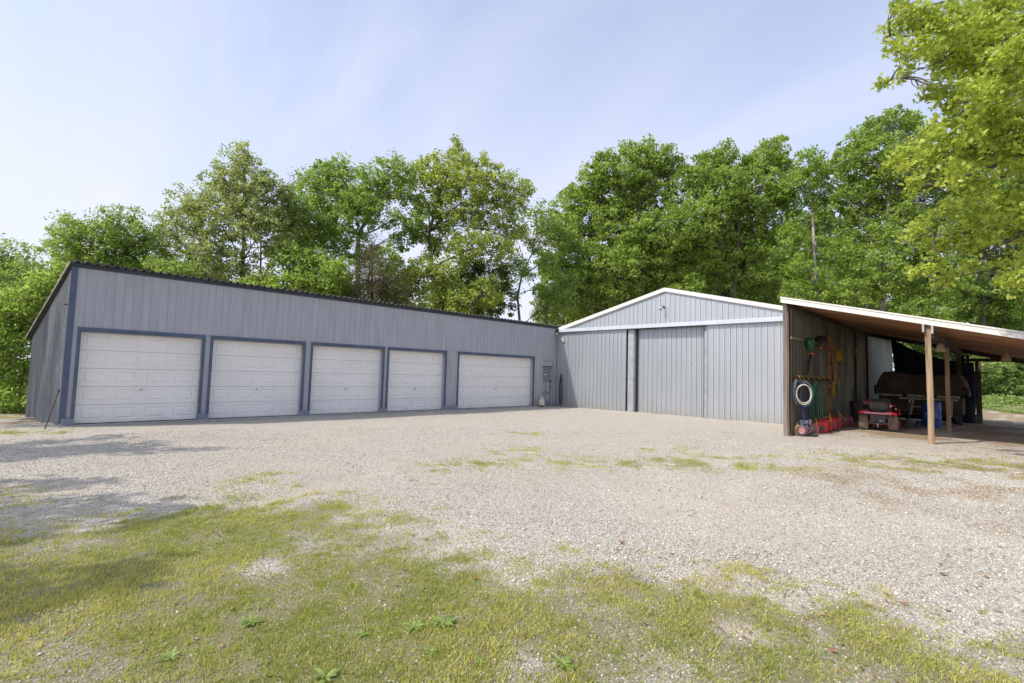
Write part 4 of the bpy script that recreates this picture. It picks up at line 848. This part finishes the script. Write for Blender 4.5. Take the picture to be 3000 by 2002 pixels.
def limb(mb, p, q, r0, r1, sag=.0, wig=.08, n=7, seg=6):
    p = np.array(p, float); q = np.array(q, float); L_ = np.linalg.norm(q-p); pts = []; o1 = rng.normal(0, wig*L_, 3); o2 = rng.normal(0, wig*L_*.5, 3)
    for k in range(n+1):
        s = k/n; pts.append(p+(q-p)*s+o1*math.sin(math.pi*s)*.6+o2*math.sin(2*math.pi*s)*.6+np.array([0,0,sag*L_])*math.sin(math.pi*s))
    mb.tube(pts, [r0+(r1-r0)*(k/n) for k in range(n+1)], seg); return pts
def tree(name, label, cat, base, trunk, blobs, lm, bm, size=.19, cr=.42, dens=1., per=34, r0=.2, group='trees beyond the buildings', lobed=False, fork=None, up=.35, twigs=.5, shell=.45, asp=.62):
    """trunk: list of world points; blobs: list of (world centre, radius)"""
    base = np.array(base, float); t = thing(name, label, cat, tuple(base), 0, group)
    mb = MB(); T_ = [np.array(base)-np.array([0,0,.3])]+[np.array(p, float) for p in trunk]
    mb.tube([tuple(p) for p in T_], [r0*(1.15-.75*k/max(1, len(T_)-1)) for k in range(len(T_))], 9)
    mb.build('trunk', bm, t, smooth=True, world=True)
    br = MB(); CC = []; TT = []
    for c, rad in blobs:
        c = np.array(c, float)
        # attach to the nearest trunk point lying below the blob
        best = min(T_[1:], key=lambda p: np.linalg.norm(p-c)+max(0, p[2]-c[2]+.3*rad)*3)
        pts = limb(br, best, c, r0*.38*min(1, rad/1.5+.25), .025, .05, .10)
        nc = max(5, int(7.2*(rad/cr)**2*dens)); d = rng.normal(0, 1, (nc, 3)); d /= np.linalg.norm(d, axis=1)[:, None]
        rr = rad*rng.uniform(shell**2, 1.45, nc)**.5; cc = c+d*rr[:, None]*np.array([1, 1, .92]); 
        for q in cc[: int(nc*twigs)]: limb(br, pts[rng.integers(3, 8)], q, .022*max(1, rad*.5), .007, .0, .12, 3, 4)
        tb = np.clip(.5+rng.normal(0, .22, nc), 0, 1)
        m_ = rng.integers(int(per*.6), int(per*1.4), nc); idx = np.repeat(np.arange(nc), m_)
        g = rng.normal(0, 1, (len(idx), 3)); g /= np.linalg.norm(g, axis=1)[:, None]; g *= (rng.random(len(idx))**.45)[:, None]
        sc_ = cr*rng.uniform(.45, 1.4, nc)
        CC.append(cc[idx]+g*(sc_[idx])[:, None]*np.array([1.1, 1.1, .85])); TT.append(tb[idx])
    br.build('branches', bm, t, smooth=True, world=True)
    leaves('crown', np.concatenate(CC), size, lm, t, lobed, up, tint0=np.concatenate(TT), asp=asp)
    return t
L_dense = leafmat('maple_leaf', (.150,.250,.042), (.34,.46,.105), .48)
L_mid = leafmat('hickory_leaf', (.155,.262,.048), (.33,.455,.115), .50)
L_yel = leafmat('yellow_green_leaf', (.20,.285,.045), (.40,.48,.12), .52)
L_syc = leafmat('airy_leaf', (.20,.27,.075), (.41,.47,.19), .50)
L_dark = leafmat('dark_leaf', (.062,.115,.022), (.128,.210,.045), .3)
L_ced = leafmat('cedar_needles', (.060,.062,.018), (.165,.145,.050), .2)
L_brt = leafmat('bright_leaf', (.175,.290,.045), (.350,.480,.120), .52)
L_und = leafmat('undergrowth_leaf', (.18,.28,.075), (.34,.45,.16), .50)
L_oak = leafmat('oak_leaf', (.240,.33,.040), (.485,.565,.115), .48, .38)
def px(D, B, jit=.8):
    o = []
    for x, y, r in B:
        R_ = r/F*D; o.append((at(x, y, D+rng.uniform(-1, 1)*jit*R_), R_))
    return o
def tr(name, label, D, trunk, B, lm, bm, base=None, cat='tree', **k):
    T_ = [at(x, y, D) for x, y in trunk]; b = T_[0].copy(); b = base if base is not None else np.array([b[0], b[1], float(gz(b[0], b[1]))])
    return tree(name, label, cat, b, T_, px(D, B), lm, bm, **k)
tr('leafy_tree','bushy green tree at the far left edge behind the shrubs',25,[(10,1000),(15,850),(20,760)],[(20,765,62),(-60,800,90),(85,810,45),(60,870,80),(-30,900,80)],L_mid,m_bark,r0=.14,asp=.4,up=.5)
tr('leafy_tree','round topped tree rising over the left end of garage roof',30,[(330,900),(335,760),(340,690)],[(212,668,38),(250,700,66),(350,660,58),(430,695,52),(300,740,75),(405,765,75),(185,735,50),(500,820,70),(350,800,60)],L_mid,m_bark,r0=.16,asp=.4)
tr('tall_airy_tree','tall thin leaved pointed tree with sky showing through',32,[(715,900),(712,760),(716,640),(716,520),(716,440)],[(716,455,34),(700,510,62),(748,545,62),(650,545,55),(590,590,58),(530,610,46),(485,650,30),(470,700,40),(560,665,58),(640,640,70),(720,630,70),(800,555,48),(845,570,34),(850,640,55),(780,680,66),(560,740,60),(640,740,62),(510,790,58),(600,810,55),(700,790,50),(830,740,45),(800,820,45)],L_syc,m_bark,dens=.68,per=25,cr=.34,size=.17,r0=.13,twigs=.3,shell=.15)
tr('slender_tree','slender tree with bare lower stem beside the airy pointed tree',33,[(762,900),(764,760),(765,640)],[(775,640,45),(830,650,50),(860,600,38),(800,740,40),(870,720,45),(900,620,40),(890,520,26)],L_mid,m_barkl,dens=.8,per=26,r0=.09,twigs=.4)
tr('limbed_tree','open crowned tree with thick pale limbs before the sky',35,[(1050,900),(1048,760),(1050,690),(1085,620),(1130,575)],[(945,515,40),(1000,505,44),(960,570,58),(1150,495,46),(1095,530,48),(1190,560,46),(1060,590,40),(1200,640,42),(1185,700,38),(920,640,62),(1000,660,50),(900,560,38),(1060,600,46),(1105,630,46),(1135,555,36),(1010,585,46),(1050,730,46),(880,700,55),(950,720,60),(1130,760,45),(1150,820,50)],L_mid,m_barkl,dens=.85,cr=.38,per=30,r0=.20,twigs=.35)
tr('low_leafy_tree','low light green tree just above the middle of garage roof',31,[(878,930),(880,860),(885,800)],[(860,770,55),(930,800,70),(790,850,50),(860,850,55),(1000,860,45),(990,800,45),(730,860,50)],L_brt,m_bark,r0=.10)
tr('cedar_tree','brownish green cedar standing among lighter trees',32,[(1095,940),(1090,860),(1088,740)],[(1088,715,28),(1085,765,46),(1070,820,62),(1140,830,55),(1040,880,62),(1130,890,60),(1190,880,45)],L_ced,m_bark,size=.12,per=60,r0=.12,twigs=.8,asp=.25)
tr('yellow_green_tree','tall yellow green tree with several upright stems',36,[(1320,960),(1262,800),(1258,680),(1290,560),(1330,480)],[(1330,432,24),(1340,480,40),(1262,490,46),(1225,520,34),(1300,540,56),(1400,490,44),(1385,545,55),(1470,530,44),(1535,560,30),(1500,590,44),(1255,600,46),(1330,625,62),(1430,620,66),(1500,660,42),(1235,680,32),(1290,710,50),(1380,720,56),(1460,730,44)],L_yel,m_bark,dens=.82,cr=.38,per=29,r0=.17,twigs=.35)
tr('yellow_green_tree','low sunlit yellow green tree behind the right half of garage',34,[(1400,980),(1380,900),(1440,800)],[(1290,850,50),(1345,890,46),(1420,860,50),(1250,905,36),(1235,780,36),(1300,790,40)],L_yel,m_bark,r0=.13)
tr('dark_tree','dark green tree low between the yellow green ones',38,[(1440,980),(1440,880),(1450,800)],[(1440,810,50),(1400,860,56),(1465,880,50),(1380,790,36),(1340,900,44),(1210,830,44)],L_dark,m_bark,r0=.14)
tr('thin_tree','small thin tree in the gap between garage and barn',40,[(1524,960),(1516,870),(1530,800),(1560,740)],[(1575,620,30),(1605,655,40),(1565,700,50),(1640,690,46),(1505,770,44),(1610,760,36),(1545,800,30),(1600,885,34),(1490,840,26),(1570,850,24)],L_mid,m_bark,dens=.75,r0=.12,twigs=.8,per=24)
tr('small_tree','little leaning tree at the left end of the barn roof',39,[(1605,970),(1600,900),(1625,840)],[(1620,850,34),(1650,890,40),(1600,940,34),(1670,830,40)],L_mid,m_bark,dens=.7,r0=.08)
tr('maple_tree','broad dense maple rising over the left barn roof slope',44,[(1900,980),(1890,860),(1880,740),(1870,600)],[(1898,425,18),(1850,450,34),(1925,455,36),(1790,490,48),(1880,500,58),(1965,490,38),(1725,540,48),(1810,570,70),(1920,580,74),(1670,600,48),(1730,640,70),(1650,680,50),(1820,680,84),(1930,690,80),(1690,760,70),(1790,790,80),(1900,800,80),(1640,860,56),(1730,890,60),(1840,890,64),(1620,780,44)],L_dense,m_bark,dens=1.0,cr=.46,size=.25,r0=.27)
tr('maple_tree','tall dense maple above the barn peak and right slope',43,[(2140,980),(2150,860),(2160,740),(2170,600)],[(2270,430,32),(2240,470,44),(2120,450,32),(2090,480,38),(2170,500,48),(2290,485,36),(2030,520,50),(2110,560,64),(2220,560,66),(2290,570,44),(2040,640,76),(2150,660,76),(2250,670,60),(2060,760,76),(2180,770,76),(2000,850,56),(2110,870,66),(2230,860,56),(1990,720,48)],L_dense,m_bark,dens=1.0,cr=.46,size=.25,r0=.26)
tr('mixed_tree','thinner tree with pale bare branches left of lean-to roof',40,[(2400,980),(2395,860),(2385,740),(2380,600)],[(2365,475,36),(2420,490,32),(2340,540,46),(2420,560,52),(2370,630,54),(2460,640,44),(2320,690,40),(2430,730,48),(2350,780,34),(2450,830,44),(2380,880,44),(2310,860,34)],L_brt,m_barkl,dens=.9,cr=.42,size=.22,r0=.2,twigs=.5,per=30)
tr('oak_tree','tall green oak behind the upper end of lean-to roof',37,[(2580,960),(2590,800),(2600,640),(2610,480)],[(2625,345,28),(2670,360,30),(2570,385,40),(2510,420,36),(2640,420,56),(2560,470,66),(2480,480,40),(2680,490,66),(2600,570,76),(2500,570,56),(2700,590,70),(2540,670,70),(2640,690,76),(2480,740,50),(2580,790,66),(2690,800,66),(2520,860,50)],L_dense,m_barkl,dens=.95,cr=.42,size=.22,r0=.24)
tr('forest_tree','mid green tree at the right edge behind lean-to roof',36,[(2880,1020),(2880,850),(2880,700)],[(2800,500,90),(2900,600,90),(2790,680,90),(2950,740,90),(2780,830,76),(2880,870,76),(3050,600,120),(3060,820,100),(2980,900,70)],L_mid,m_bark,dens=.9,cr=.42,size=.21,r0=.22)
# second row further back, fills the gaps low down
for k, (x, y, r, D, lb) in enumerate(((2360,760,110,54,'far tree filling the gap behind the pale branches'),(960,860,80,51,'far tree low behind the thick limbed tree'),(1350,880,70,52,'far tree low behind the yellow green stems'),(450,830,70,46,'far tree low between round topped and airy trees'),(260,820,70,46,'far tree low behind the round topped tree'),(600,850,70,48,'far tree low behind the airy pointed tree'),(760,870,60,46,'far tree low right of the airy pointed tree'),(1180,900,60,50,'far tree low behind the cedar'),(1700,900,90,56,'far tree behind the left barn slope'),(1900,800,110,58,'far tree behind the broad maple'),(2120,780,120,58,'far tree behind the tall maple'),(2330,850,90,52,'far tree behind the thinner pale branched tree'),(2480,860,80,52,'far tree left behind the tall oak'),(2680,880,90,50,'far tree right behind the tall oak'),(2950,950,100,50,'far tree behind the right edge undergrowth'))):
    tr('far_tree',lb,D,[(x,y+60),(x,y)],[(x-r*.7,y,r*.8),(x+r*.6,y+20,r*.8),(x,y-r*.5,r*.75),(x,y+r*.8,r*.9)],(L_dense if k % 2 else L_mid),m_bark,dens=.9,cr=.6,size=.30,r0=.2,twigs=.3,group='far trees filling the gaps')
# shrubs left of the garage
for k, (D, tk, B, lm, lb) in enumerate((
    (20.5,[(60,1180),(60,1050)],[(20,900,60),(90,880,52),(150,830,45),(40,980,60),(100,960,45),(190,800,34)],L_brt,'tall bright shrub right against the left garage wall'),
    (19.5,[(10,1190),(15,1100)],[(-10,1000,60),(50,1060,50),(0,1110,60),(70,1120,34),(30,1160,40),(75,1180,22)],L_brt,'lower bright shrub at the left picture edge'),
    (22,[(-60,1150),(-60,1000)],[(-60,900,80),(-80,1020,80),(0,850,60)],L_mid,'shrub half cut off by the left picture edge'))):
    tr('garage_shrub',lb,D,tk,B,lm,m_bark,cat='shrub',size=.17,cr=.30,per=30,r0=.06,group='shrubs left of the garage',dens=1.,asp=.42)
# undergrowth behind the lean-to
for k, (D, tk, B, lb) in enumerate((
    (34,[(2930,1200),(2925,1150)],[(2890,1075,46),(2950,1060,50),(2900,1140,40),(2960,1130,36),(2930,1180,20)],'leafy bush in the opening right of the dark rack'),
    (33,[(3030,1200),(3025,1150)],[(3020,1060,60),(3000,1130,44),(3060,1130,50),(2990,1185,18)],'leafy bush at the right edge under the lean-to roof'),
    (37,[(2700,1190),(2700,1100)],[(2640,1010,50),(2720,1000,60),(2790,1030,50),(2700,1080,60),(2600,980,40)],'bush seen above the navy tarp'),
    (38,[(2880,1150),(2880,1040)],[(2860,1000,50),(2930,990,60),(3000,1000,60),(2820,1050,40)],'taller bush behind the opening of the lean-to'))):
    tr('undergrowth_bush',lb,D,tk,B,L_und,m_bark,cat='bush',size=.20,cr=.34,per=26,r0=.05,group='undergrowth behind the lean-to',dens=1.)
def cover(name, x0, x1, y0, y1, n, label, keep_):
    X = rng.uniform(x0, x1, n); Y = rng.uniform(y0, y1, n); k = keep_(X, Y)&(rng.random(n) < .5+.6*wob(X, Y, .9)); X, Y = X[k], Y[k]; m_ = len(X); h_ = rng.uniform(.05, .55, m_)*(.6+.5*wob(X+5, Y, .5))
    i_ = np.repeat(np.arange(m_), 9); C = np.stack([X[i_]+rng.normal(0, .14, len(i_)), Y[i_]+rng.normal(0, .14, len(i_)), gzz(X, Y)[i_]+np.abs(h_)[i_]*rng.random(len(i_))+.02], 1)
    tag(leaves(name, C, .16, L_und, None, False, .6, tint0=np.clip(.5+rng.normal(0, .2, m_), 0, 1)[i_], world=False), label, 'ground cover', kind='stuff')
cover('ground_cover', 8, 42, 37.5, 58, 26000, 'low leafy ground cover on the bank behind the lean-to', lambda X, Y: (Y > 39.5+1.2*np.sin(X*.9))&(X+Y > 50))
cover('ground_cover', -34, -8.2, -9, 16, 20000, 'low leafy ground cover at the wood edge left of the garage', lambda X, Y: (X < -9.4)|(Y < -1.6)&(X < -7.5-.4*Y))
# near oak at the right: trunk outside the frame, boughs reaching in
D = 9.6; BX = [(2900,130,90),(3010,200,90),(2960,380,80),(3010,440,70),(2880,360,60),(3020,600,60),(2930,620,50),(2860,630,40),(3020,760,40),(2960,820,36),(2790,130,50),(2890,240,60),(2830,450,44)]; tb_ = at(3420, 900, 10.5); B = [(2870,60,80),(2960,40,80),(2790,60,62),(2700,50,46),(2645,70,34),(2620,140,26),(2690,140,48),(2770,170,62),(2650,215,28),(2860,190,70),(2960,200,76),(2740,260,34),(2820,290,58),(2910,320,66),(2990,330,70),(2800,390,54),(2880,430,62),(2970,450,66),(2720,390,30),(2740,450,42),(2670,460,34),(2625,480,22),(2790,510,40),(2690,530,26),(2860,540,44),(2950,580,50),(2770,610,30),(2700,665,28),(2660,690,22),(2760,700,40),(2830,710,36),(2900,680,36),(2980,680,46),(2730,770,26),(2770,820,26),(2690,800,18),(2840,780,28),(2950,760,24),(3080,100,110),(3100,320,110),(3100,520,110),(3060,700,60),(2640,10,30),(2590,90,20),(2590,240,14)]
bl = []
for x, y, r in B+BX:
    R_ = r/F*D; bl.append((at(x, y, D+rng.uniform(-.9, .9)), R_))
near = thing('oak_tree', 'near oak bough with bright yellow green leaves at upper right', 'tree', (tb_[0], tb_[1], float(gz(tb_[0], tb_[1]))), 0)
mb = MB(); mb.tube([(tb_[0], tb_[1], -.3), (tb_[0]+.1, tb_[1], 3.), (tb_[0]-.1, tb_[1]+.1, 7.), (tb_[0], tb_[1], 11.)], [.32,.26,.2,.1], 12); mb.build('trunk', m_bark, near, smooth=True, world=True)
br = MB(); CC = []; TT = []; mains = []
for path, r0_ in (([(3420,120),(3200,60),(3000,90),(2880,140),(2780,160)],.075),([(3000,90),(2860,110),(2740,100),(2650,105),(2590,110)],.03),([(2860,110),(2760,180),(2680,210),(2610,235)],.02),([(3420,300),(3150,200),(3000,230),(2900,290)],.06),([(3420,500),(3150,440),(2960,460),(2800,530),(2690,545)],.07),([(3420,560),(3100,480),(2900,520),(2780,540)],.05),([(3420,700),(3100,640),(2950,700),(2850,780),(2780,830)],.075),([(2960,700),(2860,690),(2740,690)],.03),([(3420,-60),(3100,-60),(2850,-30),(2700,20)],.07)):
    pts = [at(x, y, 10.5 if x > 3300 else D+.2) for x, y in path]
    P_ = []
    for i in range(len(pts)-1):
        for s in np.linspace(0, 1, 6)[:-1]: P_.append(pts[i]+(pts[i+1]-pts[i])*s+rng.normal(0, .025, 3))
    P_.append(pts[-1]); br.tube([tuple(p) for p in P_], [r0_*(1-.85*k/len(P_)) for k in range(len(P_))], 8); mains += P_
mains = np.array(mains)
for c, rad in bl:
    cr_ = .15; nc = max(6, int(7.5*(rad/cr_)**2)); d = rng.normal(0, 1, (nc, 3)); d /= np.linalg.norm(d, axis=1)[:, None]; cc = c+d*(rad*rng.uniform(.1, 1, nc)**.5)[:, None]
    m0 = mains[np.argmin(np.linalg.norm(mains-c, axis=1))]; pts = limb(br, m0, c, .018, .006, .05, .1, 5, 5)
    for q in cc[:int(nc*.35)]: limb(br, pts[rng.integers(1, 6)], q, .007, .003, 0, .1, 3, 4)
    m_ = rng.integers(7, 15, nc); idx = np.repeat(np.arange(nc), m_); g = rng.normal(0, 1, (len(idx), 3)); g *= (rng.random(len(idx))**.5)[:, None]/np.linalg.norm(g, axis=1)[:, None]
    CC.append(cc[idx]+g*cr_*np.array([1.2, 1.2, .8])); TT.append(np.clip(.45+rng.normal(0, .32, nc), 0, 1)[idx])
br.build('branches', m_bark, near, smooth=True, world=True)
leaves('crown', np.concatenate(CC), .115, L_oak, near, True, .35, tint0=np.concatenate(TT))
# trees left of the standpoint; their shade falls on the left of the yard
SD = np.array([-.32, -.95, 1.])
def shade_blob(px_, py_, h, r): p = gp(px_, py_); q = np.array([p[0], p[1], float(gz(*p))])+SD*h; return (q, r)
tree('leafy_tree','tree left of the yard shading the near gravel','tree',(1.0,-8.2,-.3),[(1.0,-8.2,3),(1.4,-7.6,6)],[shade_blob(330,1318,6.5,.9),shade_blob(120,1325,6.3,1.1),shade_blob(540,1322,6.8,.45),shade_blob(230,1285,7.0,.6),shade_blob(-150,1330,6.5,1.5)],L_mid,m_bark,size=.2,cr=.4,r0=.2,dens=.45,group='trees left of the yard')
tree('leafy_tree','tree left of the yard shading the grass edge','tree',(6.2,-9.6,-.1),[(6.2,-9.4,3),(6.4,-8.0,6)],[shade_blob(150,1500,7.2,.5),shade_blob(400,1492,7.,.45),shade_blob(-60,1530,7.,.7),shade_blob(60,1560,7.4,.4),shade_blob(120,1720,7.3,.38),shade_blob(10,1760,7.,.35),shade_blob(-100,1450,7.,.8)],L_mid,m_bark,size=.2,cr=.36,r0=.2,dens=.45,group='trees left of the yard')
def sw(x, y, z, h, r): return (np.array([x, y, z])+SD*h, r)
tree('leafy_tree','tree near the left end wall of the garage','tree',(-6.,-7.5,-.5),[(-6,-7.2,3),(-5.5,-6.5,5.5)],[sw(-1.2,0,.9,5.,1.0),sw(-3.0,-.3,.6,5.,.9),sw(-5.0,-.4,.9,5.,1.2),sw(-7.5,-.6,.5,5.,1.2),sw(-2.2,-.2,2.4,4.5,.55),sw(-4.3,-.3,2.2,4.5,.5),sw(-1.0,-.6,-.3,5.,.8)],L_mid,m_bark,size=.2,cr=.36,r0=.16,dens=.42,group='trees left of the yard')
# ------------------------------------------------------------------ small plants and debris in the yard
WM = leafmat('weed_leaf', (.15,.24,.05), (.33,.42,.13), .35)
def weed(x, y, s, n, lb):
    p = gp(x, y); z = float(gzz(np.array([p[0]]), np.array([p[1]]))[0]); V = []; T = []; s = s*.6; n = int(n*1.8)
    for k in range(n):
        a = 2*math.pi*k/n+random.uniform(-.4,.4); l = s*random.uniform(.6,1.1); e = random.uniform(.25,1.0); w = l*.12; c, q = math.cos(a), math.sin(a)
        for i, (f_, wd) in enumerate(((0,.25),(.35,1),(.7,.9),(1,.1))):
            r_ = l*f_*math.cos(e*(1-.5*f_)); h_ = l*f_*math.sin(e)*(1-.55*f_)+.004
            V += [(r_*c-wd*w*q, r_*q+wd*w*c, h_),(r_*c+wd*w*q, r_*q-wd*w*c, h_)]; 
        T += [random.random()]*8
    Fq = np.array([[8*k+2*i, 8*k+2*i+1, 8*k+2*i+3, 8*k+2*i+2] for k in range(n) for i in range(3)])
    o = mk('weed_plant', np.array(V), Fq, WM, attr=np.stack([np.array(T)]*3, 1)); o.location = (p[0], p[1], z); tag(o, lb, 'weed', 'broad leaved weeds in the grass')
for w in ((735,1825,.13,16,'dark green weed clump left of the picture middle'),(1212,1838,.12,14,'pale weed rosette left of its larger twin'),(1302,1832,.15,20,'largest weed rosette in the lower middle grass'),(1262,1912,.10,12,'small weed below the twin rosettes'),(1650,1952,.13,9,'spidery weed with few long leaves near the bottom edge'),(500,1930,.12,12,'weed clump in the lower left grass'),(955,1988,.15,10,'upright weed cut by the bottom edge'),(1062,1862,.09,10,'faint little weed between dark clump and twin rosettes'),(1405,1948,.09,9,'low weed left of the spidery one')): weed(*w)
LM = tintmat('dead_leaf', (.22,.10,.04), (.42,.25,.12))
for x, y, s, lb in ((1182,1670,.05,'dark curled dead leaf left of the grass middle'),(1392,1700,.06,'flat tan dead leaf on the grass'),(1820,1598,.07,'pair of tan leaves lying on the gravel'),(480,1562,.05,'brown dead leaf near the left grass edge'),(2440,1912,.06,'reddish dead leaf in the lower right grass'),(2410,1807,.05,'grey dead leaf on the lower right gravel'),(680,1540,.04,'small dark clod on the grass edge'),(1877,1540,.04,'dark clod on the open gravel'),(2765,1690,.07,'brown leaf clump at the right gravel'),(2890,1695,.06,'rust coloured leaf clump at the right edge'),(2650,1775,.06,'long brown leaf on the lower right gravel'),(1375,1368,.08,'short dark stick by the mossy patch')):
    p = gp(x, y); z = float(gzz(np.array([p[0]]), np.array([p[1]]))[0]); a = random.uniform(0, 6.28); V = []; s = s*.5
    for i in range(5):
        u = i/4*2-1; wd = (1-u*u)*.45+.05
        for v_ in (-1, 0, 1): V.append((u*s*math.cos(a)-v_*wd*s*math.sin(a), u*s*math.sin(a)+v_*wd*s*math.cos(a), .012+.25*s*abs(v_)+.2*s*u*u+random.uniform(0,.1)*s))
    Fq = np.array([[3*i+j, 3*i+j+1, 3*i+3+j+1, 3*i+3+j] for i in range(4) for j in range(2)])
    o = mk('dead_leaf', np.array(V), Fq, LM, smooth=True, attr=np.full((15, 3), random.random())); o.location = (p[0], p[1], z); tag(o, lb, 'dead leaf', 'dead leaves lying in the yard')
